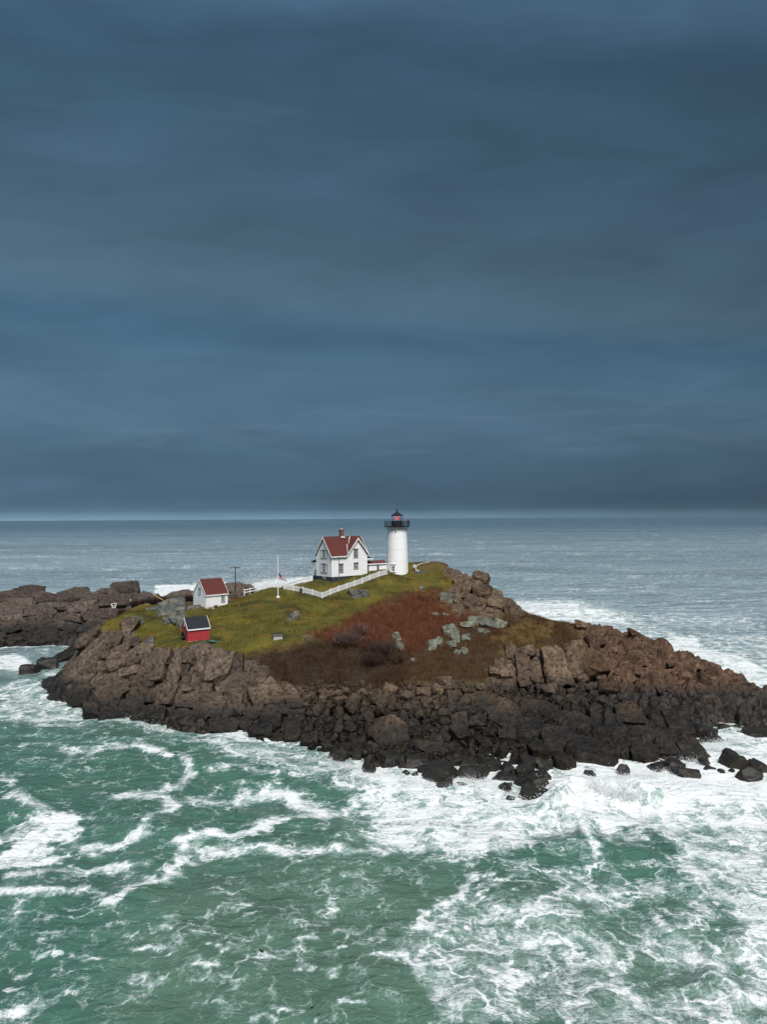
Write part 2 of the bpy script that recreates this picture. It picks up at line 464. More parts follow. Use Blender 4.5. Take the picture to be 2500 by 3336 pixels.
def make_surf_rock_mat():
    mt, n = material('weedy_wet_rock')
    pos = n.node('ShaderNodeNewGeometry').outputs['Position']
    a = n.noise(pos, 2.2, 6, 0.7); b = n.noise(pos, 0.7, 3, 0.6)
    c = n.ramp(a, [(0.3, (0.006, 0.005, 0.0045)), (0.55, (0.020, 0.0165, 0.014)), (0.8, (0.046, 0.038, 0.030))])
    c = n.mix(n.math('MULTIPLY', n.ss(b, 0.5, 0.65), 0.7), c, (0.026, 0.019, 0.0085))
    n.out(n.principled(c, 0.5, n.bump(a, 1.0, 0.12), 0.4)); return mt
def plain(name, color, rough=0.6, var=0.15, scale=3.0, bump=0.0, bscale=20.0, metal=0.0, spec=0.5):
    mt, n = material(name)
    pos = n.node('ShaderNodeNewGeometry').outputs['Position']
    a = n.noise(pos, scale, 5, 0.65)
    c = n.scale(color, n.math('ADD', 1.0 - var, n.math('MULTIPLY', a, 2 * var)))
    nor = n.bump(n.noise(pos, bscale, 3, 0.6), bump, 0.05) if bump > 0 else None
    n.out(n.principled(c, rough, nor, spec, Metallic=metal)); return mt
def make_paint_mat(name, color, streak=(0.5, 0.5, 0.5), amount=0.3, boards=0.0):
    """weathered paint with rain streaks; boards: spacing of horizontal clapboards"""
    mt, n = material(name)
    pos = n.node('ShaderNodeNewGeometry').outputs['Position']
    x, y, z = n.sep(pos)
    st = n.noise(n.comb(n.math('MULTIPLY', x, 1.0), y, n.math('MULTIPLY', z, 0.12)), 2.6, 5, 0.65)
    bl = n.noise(pos, 0.55, 4, 0.6)
    f = n.math('MULTIPLY', n.math('ADD', n.ss(st, 0.5, 0.75), n.ss(bl, 0.5, 0.75)), amount)
    c = n.mix(f, color, streak)
    c = n.scale(c, n.math('ADD', 0.93, n.math('MULTIPLY', n.noise(pos, 7.0, 3, 0.6), 0.12)))
    nor = None
    if boards:
        wv = n.math('FRACT', n.math('DIVIDE', z, boards))
        nor = n.bump(wv, 0.5, 0.02)
    n.out(n.principled(c, 0.62, nor, 0.35)); return mt
def make_roof_mat(name, c1, c2, row=0.16):
    mt, n = material(name)
    pos = n.node('ShaderNodeNewGeometry').outputs['Position']
    x, y, z = n.sep(pos)
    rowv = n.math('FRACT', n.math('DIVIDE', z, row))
    a = n.noise(pos, 0.8, 5, 0.65); b = n.noise(n.comb(n.math('MULTIPLY', x, 3.0), n.math('MULTIPLY', y, 3.0), n.math('MULTIPLY', z, 7.0)), 2.0, 3, 0.6)
    c = n.mix(n.math('MULTIPLY', n.math('ADD', a, b), 0.5), c1, c2)
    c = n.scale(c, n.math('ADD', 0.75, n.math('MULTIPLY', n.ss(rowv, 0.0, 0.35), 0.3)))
    n.out(n.principled(c, 0.85, n.bump(n.math('ADD', rowv, b), 0.5, 0.03), 0.25)); return mt

M = {}
M['rock'] = make_rock_mat(); M['terrain'] = make_terrain_mat(); M['lichen'] = make_lichen_mat()
M['field'] = make_field_mat(); M['surf_rock'] = make_surf_rock_mat()
M['white'] = make_paint_mat('white_paint', (0.85, 0.85, 0.85), (0.68, 0.70, 0.76), 0.26, 0.13)
M['tower'] = make_paint_mat('white_iron_paint', (0.86, 0.86, 0.85), (0.66, 0.67, 0.68), 0.22)
M['trim'] = plain('white_trim', (0.80, 0.80, 0.79), 0.55, 0.05)
M['roof'] = make_roof_mat('red_shingle', (0.078, 0.023, 0.020), (0.122, 0.035, 0.029))
M['roof_dark'] = make_roof_mat('black_shingle', (0.010, 0.012, 0.016), (0.030, 0.033, 0.040))
M['found'] = plain('slate_foundation', (0.026, 0.032, 0.042), 0.8, 0.3, 2.0, 0.5)
M['frame'] = plain('grey_window_casing', (0.12, 0.12, 0.125), 0.6, 0.15)
M['glass'] = plain('dark_window_glass', (0.020, 0.024, 0.028), 0.08, 0.3, 0.8)
M['door'] = plain('grey_door', (0.085, 0.085, 0.085), 0.6, 0.1)
M['black'] = plain('black_iron', (0.010, 0.011, 0.013), 0.45, 0.3, 3.0)
M['brick'] = None
M['cement'] = plain('pale_cement', (0.42, 0.40, 0.36), 0.9, 0.25, 3.0, 0.4)
M['red'] = make_paint_mat('barn_red_paint', (0.40, 0.036, 0.045), (0.27, 0.028, 0.034), 0.25, 0.10)
M['wood'] = plain('weathered_pole_wood', (0.050, 0.040, 0.034), 0.85, 0.3, 4.0, 0.5)
M['wreath'] = plain('wreath_green', (0.018, 0.022, 0.012), 0.9, 0.6, 14.0, 1.0)
M['bow'] = plain('red_bow', (0.42, 0.015, 0.02), 0.6, 0.2)
M['green'] = plain('green_hatch_paint', (0.06, 0.13, 0.115), 0.6, 0.2)
M['yellow'] = plain('yellow_pipe', (0.55, 0.40, 0.10), 0.6, 0.15)
M['wire'] = plain('cable_grey', (0.20, 0.19, 0.18), 0.6, 0.1)
M['copper'] = plain('copper_pipe', (0.20, 0.11, 0.06), 0.5, 0.2, 5.0)
M['duck'] = plain('dark_plumage', (0.012, 0.010, 0.009), 0.7, 0.4, 30.0)
def make_brick_mat():
    mt, n = material('chimney_brick')
    tcx = n.node('ShaderNodeTexCoord').outputs['Object']
    b = n.node('ShaderNodeTexBrick'); n.put(b.inputs['Vector'], tcx)
    b.inputs['Scale'].default_value = 4.0
    b.inputs['Color1'].default_value = (0.15, 0.052, 0.034, 1); b.inputs['Color2'].default_value = (0.21, 0.085, 0.055, 1); b.inputs['Mortar'].default_value = (0.16, 0.13, 0.11, 1)
    n.out(n.principled(b.outputs['Color'], 0.9)); return mt
M['brick'] = make_brick_mat()
def make_lens_mat():
    mt, n = material('red_beacon')
    e = n.node('ShaderNodeEmission'); e.inputs[0].default_value = (1.0, 0.035, 0.05, 1); e.inputs[1].default_value = 0.6
    n.out(e.outputs[0]); return mt
M['beacon'] = make_lens_mat()
def make_pane_mat():
    mt, n = material('lantern_glass')
    a = n.node('ShaderNodeBsdfTransparent'); a.inputs[0].default_value = (0.93, 0.96, 0.95, 1)
    g = n.node('ShaderNodeBsdfGlossy'); g.inputs['Roughness'].default_value = 0.05; g.inputs[0].default_value = (0.9, 0.95, 0.95, 1)
    mx = n.node('ShaderNodeMixShader'); mx.inputs[0].default_value = 0.16
    n.l.new(a.outputs[0], mx.inputs[1]); n.l.new(g.outputs[0], mx.inputs[2]); n.out(mx.outputs[0]); return mt
M['pane'] = make_pane_mat()
def make_plant_mat(name, rough=0.9):
    mt, n = material(name)
    c = n.scale(n.attr('plant_color', 'Color'), 0.80)
    d = n.node('ShaderNodeBsdfDiffuse'); n.put(d.inputs[0], c)
    t = n.node('ShaderNodeBsdfTranslucent'); n.put(t.inputs[0], c)
    mx = n.node('ShaderNodeMixShader'); mx.inputs[0].default_value = 0.3
    n.l.new(d.outputs[0], mx.inputs[1]); n.l.new(t.outputs[0], mx.inputs[2]); n.out(mx.outputs[0]); return mt
M['plant'] = make_plant_mat('plant_stems')
def make_spray_mat():
    mt, n = material('white_spray')
    n.out(n.principled((0.85, 0.87, 0.88), 0.6)); return mt
M['spray'] = make_spray_mat()
def make_flag_mat():
    mt, n = material('striped_flag')
    uv = n.node('ShaderNodeTexCoord').outputs['UV']
    u, v, _ = n.sep(uv)
    st = n.math('GREATER_THAN', n.math('FRACT', n.math('MULTIPLY', v, 6.5)), 0.5)   # 13 stripes, red first
    c = n.mix(st, (0.47, 0.018, 0.045), (0.80, 0.79, 0.79))
    can = n.math('MULTIPLY', n.math('LESS_THAN', u, 0.40), n.math('GREATER_THAN', v, 6.0 / 13.0))
    # staggered star field
    su = n.math('FRACT', n.math('MULTIPLY', u, 6 / 0.40)); sv = n.math('FRACT', n.math('MULTIPLY', n.math('SUBTRACT', v, 6 / 13), 5 / (7 / 13)))
    dd = n.math('ADD', n.math('POWER', n.math('SUBTRACT', su, 0.5), 2.0), n.math('POWER', n.math('SUBTRACT', sv, 0.5), 2.0))
    star = n.math('LESS_THAN', dd, 0.045)
    blue = n.mix(star, (0.018, 0.022, 0.085), (0.75, 0.75, 0.76))
    c = n.mix(can, c, blue)
    d = n.node('ShaderNodeBsdfDiffuse'); n.put(d.inputs[0], c)
    t = n.node('ShaderNodeBsdfTranslucent'); n.put(t.inputs[0], c)
    mx = n.node('ShaderNodeMixShader'); mx.inputs[0].default_value = 0.25
    n.l.new(d.outputs[0], mx.inputs[1]); n.l.new(t.outputs[0], mx.inputs[2]); n.out(mx.outputs[0]); return mt
M['flag'] = make_flag_mat()
# ------------------------------------------------------------------ terrain heights from points read off the photograph
CP = []
def cz(px, py, z): p = at_z(px, py, z); CP.append((p.x, p.y, z)); return p
def cdp(px, py, d): p = at_depth(px, py, d); CP.append((p.x, p.y, p.z)); return p
def cw(px, d, z): p = at_depth(px, 1687, d); CP.append((p.x, d, z))
# front waterline, with sea floor before it
WATER = [(181, 2194), (249, 2292), (294, 2338), (437, 2326), (558, 2362), (724, 2384), (845, 2400), (965, 2424), (1056, 2462), (1190, 2505),
         (1312, 2500), (1433, 2490), (1568, 2488), (1719, 2500), (1810, 2515), (1990, 2500), (2130, 2490), (2240, 2450), (2277, 2405), (2400, 2392), (2520, 2392), (2700, 2380), (2900, 2370)]
for q in WATER:
    p = cz(q[0], q[1], 0.0); CP.append((p.x * 0.985, p.y - 5.5, -1.6)); CP.append((p.x * 0.97, p.y - 16, -4.0))
for x, y, d in [
    # left end: cliff edge, slope, knoll
    (345, 2030, 116), (250, 2120, 117), (290, 2200, 107.5), (330, 2270, 101), (440, 2100, 109.5), (430, 2160, 105.5), (400, 2250, 100),
    (500, 2130, 106.5), (520, 2200, 102.5), (540, 2290, 95.5), (400, 2000, 122), (470, 2005, 119), (560, 1990, 122), (560, 2050, 114), (500, 2060, 112.5),
    # below the red oil house
    (612, 2095, 106.6), (690, 2090, 108), (590, 2080, 108.6), (650, 2120, 105.0), (650, 2190, 102.3), (650, 2260, 97.5), (650, 2330, 92.5),
    (780, 2140, 103.5), (780, 2210, 100.6), (780, 2280, 95.5), (870, 2180, 102), (900, 2250, 98.2), (900, 2330, 92.8),
    # lawn
    (671, 1979, 122), (740, 1972, 124.2), (630, 1972, 125), (700, 2035, 113.5), (767, 1952, 128), (820, 1935, 128.5), (800, 2040, 113), (906, 1945, 124),
    (865, 1918, 129), (935, 1922, 128), (980, 1900, 132.5), (905, 2080, 108.5), (900, 2010, 116.5), (960, 2015, 116.3), (1050, 1948, 124.2), (1050, 2030, 114.5),
    (1060, 2080, 109), (1020, 1893, 133.5), (1081, 1897, 131), (1165, 1940, 126.3), (1180, 1898, 132), (1200, 2000, 119.5), (1240, 1868, 136.5), (1295, 1871, 138),
    (1360, 1869, 139), (1420, 1868, 139.5), (1480, 1895, 136.5), (1380, 1910, 134), (1300, 1935, 129.5), (1250, 1960, 125.5),
    # brush slope
    (1400, 1950, 129.5), (1400, 2030, 119.5), (1300, 2060, 115), (1150, 2110, 107.6), (1000, 2140, 105), (950, 2200, 102.0), (1050, 2230, 100.0), (1100, 2300, 95.0),
    (1300, 2150, 107), (1200, 2190, 103.5), (1400, 2110, 111.5), (1250, 2260, 98), (1350, 2230, 100.3), (1230, 2350, 89.5), (1350, 2330, 91.5), (1450, 2240, 100.0), (1450, 2330, 91.8),
    (1550, 2060, 117.5), (1600, 2110, 112), (1520, 2170, 106.5), (1480, 2400, 85.5), (1300, 2420, 84.5),
    (1680, 2060, 117), (1750, 2080, 114), (1850, 2090, 112), (1640, 2150, 107.5), (1750, 2135, 108.6), (1850, 2130, 108.6), (1920, 2110, 110),
    (1640, 2200, 103.6), (1700, 2210, 103.4), (1760, 2225, 103.6), (1850, 2235, 103.6), (1950, 2240, 103), (1600, 2260, 98.2), (1700, 2290, 95.2), (1850, 2300, 95.4), (1950, 2310, 94.6),
    (1600, 2380, 88.0), (1700, 2400, 86), (1800, 2420, 84.0), (1900, 2430, 82.5), (1650, 2450, 81.0), (1850, 2470, 79.5), (2000, 2420, 83.5), (2120, 2430, 82.0),
    # right rock head
    (1990, 2200, 106), (2000, 2120, 111), (2090, 2160, 108), (2100, 2240, 102.3), (2050, 2300, 96.5), (2200, 2220, 103.6), (2200, 2290, 97.3), (2300, 2240, 101.8), (2300, 2310, 95.6),
    (2150, 2350, 91.6), (2250, 2370, 89.6), (2400, 2340, 92.2), (2500, 2350, 91),
    # skyline of the right ridge
    (1490, 1862, 143), (1400, 1838, 149), (1450, 1838, 149), (1540, 1885, 139), (1580, 1905, 136.5), (1640, 1945, 132), (1700, 1998, 126), (1760, 2012, 123.5), (1860, 2040, 119),
    (1900, 2036, 117.5), (1990, 2062, 116.5), (2060, 2066, 116), (2120, 2092, 114), (2200, 2122, 111.5), (2300, 2155, 108.5), (2350, 2186, 105.5), (2400, 2230, 101.5), (2440, 2275, 97.5), (2520, 2310, 94.5), (2700, 2340, 92.5)]:
    cdp(x, y, d)
# the seaward back of the island, out of sight
for px, d, z in [(2900, 98, -1.0), (2700, 104, -1.5), (2520, 107, -1.5), (2440, 112, -1.5), (2300, 122, -1), (2200, 126, -1), (2060, 131, -1), (1990, 133, -1), (1860, 136, -1), (1760, 140, -1), (1700, 144, 0),
                 (1640, 150, 0), (1580, 156, 0), (1500, 163, 0), (1400, 170, 0), (1300, 173, 0), (1180, 172, 0), (1080, 166, 0), (1000, 158, 0), (930, 150, 0), (870, 145, 1.0), (800, 141, 2.5), (740, 138, 8.5), (660, 134, 10.6), (560, 132, 10.6),
                 (1300, 155, 14.5), (1150, 150, 14.0), (1050, 145, 13.0), (960, 138, 12.5), (470, 133, 9.8), (400, 130, 8.8), (330, 125, 7), (420, 141, 3.0), (560, 142, 4.0), (680, 143, 3.0), (270, 127, 0.0), (200, 127, -1), (150, 122, -1.5), (150, 132, -2), (250, 138, -1), (350, 142, -0.5), (450, 146, 0.5), (560, 148, 1.0), (700, 150, 0.0), (850, 160, -2),
                 (1000, 172, -3), (1300, 190, -4), (1600, 175, -3), (1800, 160, -3), (2000, 150, -3), (2300, 138, -3), (2600, 125, -3), (2900, 112, -3), (60, 118, -3), (100, 105, -3), (30, 135, -3)]:
    cw(px, d, z)
CP = np.array(CP)
class TPS:
    def __init__(self, P, lam=0.02):
        self.c = P[:, :2]; n = len(P)
        K = self.k(self.c[:, None, :] - self.c[None, :, :]) + lam * np.eye(n)
        Q = np.hstack([np.ones((n, 1)), self.c]); A = np.zeros((n + 3, n + 3))
        A[:n, :n] = K; A[:n, n:] = Q; A[n:, :n] = Q.T
        self.w = np.linalg.solve(A, np.concatenate([P[:, 2], np.zeros(3)]))
    @staticmethod
    def k(d):
        r2 = (d ** 2).sum(-1) * 0.01 + 1e-12
        return 0.5 * r2 * np.log(r2)
    def __call__(self, x, y):
        out = np.empty(x.size); X = x.ravel(); Y = y.ravel(); n = len(self.c)
        for s in range(0, x.size, 40000):
            d = np.stack([X[s:s + 40000, None] - self.c[None, :, 0], Y[s:s + 40000, None] - self.c[None, :, 1]], -1)
            out[s:s + 40000] = self.k(d) @ self.w[:n] + self.w[n] + self.w[n + 1] * X[s:s + 40000] + self.w[n + 2] * Y[s:s + 40000]
        return out.reshape(x.shape)
tps = TPS(CP)

def smooth_nd(a, it):
    for _ in range(it):
        p = np.pad(a, 1, mode='edge')
        a = (p[:-2, 1:-1] + p[2:, 1:-1] + p[1:-1, :-2] + p[1:-1, 2:] + 4 * p[1:-1, 1:-1]) / 8
    return a
class Field:
    """a height grid with bilinear lookup and pixel picking"""
    def __init__(self, x0, x1, y0, y1, st, fn):
        self.x0, self.y0, self.st = x0, y0, st
        self.xs = np.arange(x0, x1 + st / 2, st); self.ys = np.arange(y0, y1 + st / 2, st)
        self.X, self.Y = np.meshgrid(self.xs, self.ys)
        self.B = fn(self.X, self.Y)          # base height
        self.Z = self.B.copy()               # with relief
    def look(self, x, y, A=None):
        A = self.B if A is None else A
        fx = np.clip((np.asarray(x, float) - self.x0) / self.st, 0, A.shape[1] - 1.001); fy = np.clip((np.asarray(y, float) - self.y0) / self.st, 0, A.shape[0] - 1.001)
        i = fx.astype(int); j = fy.astype(int); u = fx - i; v = fy - j
        return (A[j, i] * (1 - u) + A[j, i + 1] * u) * (1 - v) + (A[j + 1, i] * (1 - u) + A[j + 1, i + 1] * u) * v
    def inside(self, x, y):
        return (x > self.x0) & (x < self.xs[-1]) & (y > self.y0) & (y < self.ys[-1])
    def pick(self, px, py, A=None, zmin=-0.3):
        d = ray(px, py); t = np.arange(self.y0 / d.y, self.ys[-1] / d.y, 0.2)
        x = d.x * t; y = d.y * t; z = CAM_H + d.z * t
        hgt = np.maximum(self.look(x, y, A), zmin); hit = (z < hgt) & self.inside(x, y)
        if not hit.any(): return None
        i = int(np.argmax(hit)); return Vector((x[i], y[i], float(hgt[i])))
    def normal(self, x, y, e=1.2):
        gx = (self.look(x + e, y) - self.look(x - e, y)) / (2 * e); gy = (self.look(x, y + e) - self.look(x, y - e)) / (2 * e)
        return Vector((-float(gx), -float(gy), 1.0)).normalized()
ISL = Field(-72, 72, 62, 178, 0.25, tps)
ISL.B = np.clip(ISL.B, -4.5, 19)
ISL.B = ISL.B - 12 * smooth(0, 14, (ISL.Y - 150) + 0.55 * (ISL.X - 42)) * (ISL.X > 25) * (ISL.Y > 130)
ISL.B = np.maximum(ISL.B, -4.5)

# ------------------------------------------------------------------ ground cover zones, traced on the photograph
P_LAWN = [(345, 2035), (330, 2012), (400, 1985), (520, 1958), (560, 1965), (640, 1972), (735, 1962), (790, 1933), (870, 1912), (930, 1900), (1020, 1872), (1300, 1835), (1380, 1838), (1440, 1870), (1482, 1890), (1490, 1908),
          (1455, 1928), (1400, 1932), (1310, 1942), (1210, 1978), (1150, 2012), (1080, 2042), (1010, 2072), (950, 2102), (850, 2127), (780, 2142), (720, 2140), (665, 2112), (590, 2104), (545, 2118), (480, 2124), (452, 2095), (430, 2058), (390, 2066), (352, 2050)]
P_RED = [(1110, 2040), (1220, 1975), (1320, 1938), (1430, 1930), (1435, 1965), (1490, 2005), (1545, 2000), (1500, 2045), (1440, 2085), (1380, 2120), (1320, 2130), (1240, 2110), (1160, 2115), (1060, 2098), (1015, 2078)]
P_DARK = [(770, 2146), (950, 2104), (1060, 2085), (1240, 2095), (1320, 2115), (1350, 2200), (1290, 2250), (1220, 2275), (1120, 2260), (1000, 2240), (930, 2225), (860, 2200), (800, 2165)]
P_TAN = [(1300, 2110), (1420, 2090), (1500, 2040), (1620, 2010), (1720, 1995), (1780, 2005), (1870, 2040), (1895, 2085), (1840, 2118), (1720, 2118), (1655, 2125), (1600, 2165), (1570, 2225), (1500, 2235), (1430, 2220), (1340, 2230), (1290, 2200)]
P_STRAW = [(1600, 2075), (1700, 2035), (1790, 2040), (1800, 2065), (1740, 2090), (1640, 2095)]
P_CAP = [(1345, 1870), (1350, 1835), (1400, 1820), (1460, 1830), (1440, 1850), (1400, 1862)]
gx, gy = project(ISL.X, ISL.Y, ISL.B)
nz1 = fbm(ISL.X * 0.22, ISL.Y * 0.22, 3, 4); nz2 = fbm(ISL.X * 0.9, ISL.Y * 0.9, 5, 3)
jx = gx + 34 * nz1 + 18 * nz2; jy = gy + 20 * fbm(ISL.X * 0.25, ISL.Y * 0.25, 8, 4)
lawn = poly_soft(jx, jy, P_LAWN, 10); red = poly_soft(jx, jy, P_RED, 24); dark = poly_soft(jx, jy, P_DARK, 18); tan = poly_soft(jx, jy, P_TAN, 22); cap = poly_soft(jx, jy, P_CAP, 8)
straw = poly_soft(jx, jy, P_STRAW, 22)
behind = smooth(134, 138, ISL.Y - 0.0 * ISL.X) * (gx > 900) * (gx < 1420) * (ISL.Y < 160)
lawn = np.maximum(lawn, behind * (ISL.B > 10))
veg = np.clip(lawn + red + dark + tan + cap, 0, 1)
def mixc(a, b, t): return a + (b - a) * t[..., None]
c0 = np.array((0.100, 0.092, 0.013)); c1 = np.array((0.155, 0.128, 0.018)); c2 = np.array((0.050, 0.046, 0.011)); c3 = np.array((0.17, 0.095, 0.016))
gcol = np.zeros(ISL.X.shape + (3,)) + c0
gcol = mixc(gcol, c1, smooth(-0.1, 0.5, nz1)); gcol = mixc(gcol, c2, smooth(0.05, 0.55, fbm(ISL.X * 0.16, ISL.Y * 0.3, 21, 4))); gcol = mixc(gcol, c3, 0.8 * smooth(0.25, 0.6, fbm(ISL.X * 0.3, ISL.Y * 0.3, 31, 4)))
edge = np.clip(lawn * (1 - lawn) * 4, 0, 1); gcol = mixc(gcol, np.array((0.19, 0.12, 0.035)), edge * 0.7)
def over(col, t):
    global gcol
    gcol = mixc(gcol, np.array(col), t)
over((0.095, 0.040, 0.024), red); over((0.040, 0.026, 0.019), dark); over((0.062, 0.036, 0.018), tan); over((0.17, 0.11, 0.04), straw * 0.7); over((0.13, 0.09, 0.03), cap)

gcol = gcol * (1 + lawn[..., None] * np.array((-0.06, -0.08, -0.14)))
# ------------------------------------------------------------------ rock relief
def relief(F, rock, rough, big, head=None):
    X, Y = F.X, F.Y
    wx = 1.6 * fbm(X * 0.16, Y * 0.16, 41, 3); wy = 1.6 * fbm(X * 0.16 + 5, Y * 0.16, 43, 3)
    out = 1.0 * fbm(X * 0.09, Y * 0.09, 51, 3) * big
    a = R(28); U = (X + wx) * math.cos(a) + (Y + wy) * math.sin(a); V = -(X + wx) * math.sin(a) + (Y + wy) * math.cos(a)
    for i, (su, sv, amp, tilt, cw_, cdp_) in enumerate([(5.0, 3.6, 0.95, 0.8, 0.10, 0.7), (2.1, 1.7, 0.40, 0.45, 0.11, 0.28), (0.8, 0.7, 0.22, 0.22, 0.12, 0.10)]):
        f1, f2, r1, r2, dx, dy = voronoi(U / su, V / sv, 60 + 20 * i)
        h = amp * (r1 - 0.5) + tilt * (dx * np.cos(r2 * 6.28) + dy * np.sin(r2 * 6.28)) - cdp_ * np.exp(-(f2 - f1) / cw_)
        out += h * (rough if i else 1.0)
    if head is not None:      # splintered bedrock: thin plates dipping to the left, cut across by joints
        a = R(-24); U = (X + wx) * math.cos(a) + (Y + wy) * math.sin(a); V = -(X + wx) * math.sin(a) + (Y + wy) * math.cos(a)
        fx = np.zeros_like(out)
        for i, (su, sv, amp, tilt, cd_) in enumerate([(3.4, 1.5, 1.25, 1.3, 0.6), (1.35, 0.75, 0.55, 0.75, 0.28), (0.62, 0.45, 0.22, 0.3, 0.1)]):
            f1, f2, r1, r2, dx, dy = voronoi(U / su + 3.1 * i, V / sv, 160 + 20 * i)
            fx += amp * (r1 - 0.5) + tilt * (dx * (r2 - 0.5) * 1.4 - dy * (0.3 + 0.5 * r1)) - cd_ * np.exp(-(f2 - f1) / 0.10)
        out = out * (1 - head) + fx * head
    return out * rock
def build_land(F, name, mat, rock, rough, big, label_kind='structure', attrs=None, soft=None, head=None):
    rel = relief(F, rock, rough, big, head)
    if soft is not None: rel = rel + soft
    gyv, gxv = np.gradient(smooth_nd(F.B, 6), F.st)
    nl = np.sqrt(gxv ** 2 + gyv ** 2 + 1)
    X = F.X - gxv / nl * rel * 0.75; Y = F.Y - gyv / nl * rel * 0.75; Z = F.B + rel * np.maximum(1 / nl, 0.45)
    F.Z = F.B + rel * nl * 0.6
    nr, nc = F.X.shape
    keep = (smooth_nd(F.B, 2) > -2.2)
    faces = grid_faces(nr, nc); kf = keep.ravel()[faces].any(1); faces = faces[kf]
    used = np.unique(faces); remap = np.full(nr * nc, -1); remap[used] = np.arange(len(used))
    V = np.stack([X.ravel(), Y.ravel(), Z.ravel()], -1)[used]
    me = np_mesh(name, V, remap[faces])
    for k, v in (attrs or {}).items():
        if v.ndim == 3: color_attr(me, k, v.reshape(-1, 3)[used])
        else: float_attr(me, k, v.ravel()[used])
    o = link(name, me, mat); tag(o, kind=label_kind); return o
rockm = 1 - 0.93 * veg
head_m = smooth(1880, 1990, gx) * (ISL.B > 0.5)
slab_m = poly_soft(gx, gy, [(1560, 2240), (1700, 2250), (1850, 2330), (1990, 2420), (2000, 2500), (1850, 2500), (1700, 2440), (1580, 2360)], 25)
ridge_m = poly_soft(gx, gy, [(1480, 1850), (1600, 1890), (1720, 2010), (1640, 2030), (1540, 1985), (1470, 1940)], 14)
rough_m = 0.9 + 0.3 * head_m - 0.7 * slab_m
veg_soft = veg * (0.22 * fbm(ISL.X * 0.35, ISL.Y * 0.35, 71, 4) + 0.05 * fbm(ISL.X * 1.6, ISL.Y * 1.6, 75, 3))
island = build_land(ISL, 'island', M['terrain'], rockm * (1 - 0.55 * slab_m), rough_m, 1.0, attrs={'veg': veg, 'ground_color': gcol}, soft=veg_soft, head=np.clip(head_m + ridge_m, 0, 1))

# ------------------------------------------------------------------ the outer ledge behind
LP = []
def lz(px, py, d=None, z=None):
    p = at_depth(px, py, d) if d else at_z(px, py, z); LP.append((p.x, p.y, p.z))
for px, py in [(-600, 2120), (-300, 2115), (-100, 2112), (0, 2108), (100, 2098), (200, 2092), (290, 2100), (380, 2085)]:
    lz(px, py, z=0.0); p = LP[-1]; LP.append((p[0], p[1] - 7, -2.5))
for px, py, d in [(-600, 1930, 172), (-300, 1925, 172), (-100, 1918, 172), (0, 1915, 172), (60, 1915, 172), (150, 1912, 172), (220, 1915, 170), (310, 1905, 172), (400, 1896, 173), (440, 1903, 172), (500, 1922, 170), (540, 1922, 168), (600, 1918, 168), (640, 1918, 167), (700, 1902, 168), (760, 1900, 168), (830, 1905, 166),
                  (-300, 2000, 160), (0, 1995, 160), (130, 1985, 161), (250, 1980, 162), (0, 2050, 153), (130, 2050, 154), (250, 2040, 156), (350, 2040, 157), (380, 1980, 163), (480, 1980, 162), (-300, 2060, 153), (700, 1945, 160), (820, 1940, 160), (600, 1960, 158)]:
    lz(px, py + (24 if d > 165 else 10), d=d)
for px, d, z in [(-900, 160, 0), (-700, 150, -2), (-800, 180, 6), (-900, 210, -3), (-600, 200, -2), (-300, 202, -2), (0, 200, -2), (200, 200, -2), (400, 198, -2), (600, 192, -2), (760, 188, -2), (850, 182, -2), (900, 172, -2), (910, 160, -3), (850, 150, -2.5), (700, 148, -2), (560, 148, -1.5), (450, 148, -1), (950, 180, -4), (300, 215, -4), (-300, 220, -4), (700, 205, -4)]:
    p = at_depth(px, 1687, d); LP.append((p.x, d, z))
ltps = TPS(np.array(LP))
LED = Field(-170, -14, 138, 205, 0.34, ltps)
LED.B = np.clip(LED.B, -4.5, 14)
ledge = build_land(LED, 'outer_ledge', M['terrain'], np.ones(LED.X.shape), np.full(LED.X.shape, 1.1), 1.0, attrs={'veg': np.zeros(LED.X.shape), 'ground_color': np.zeros(LED.X.shape + (3,))})

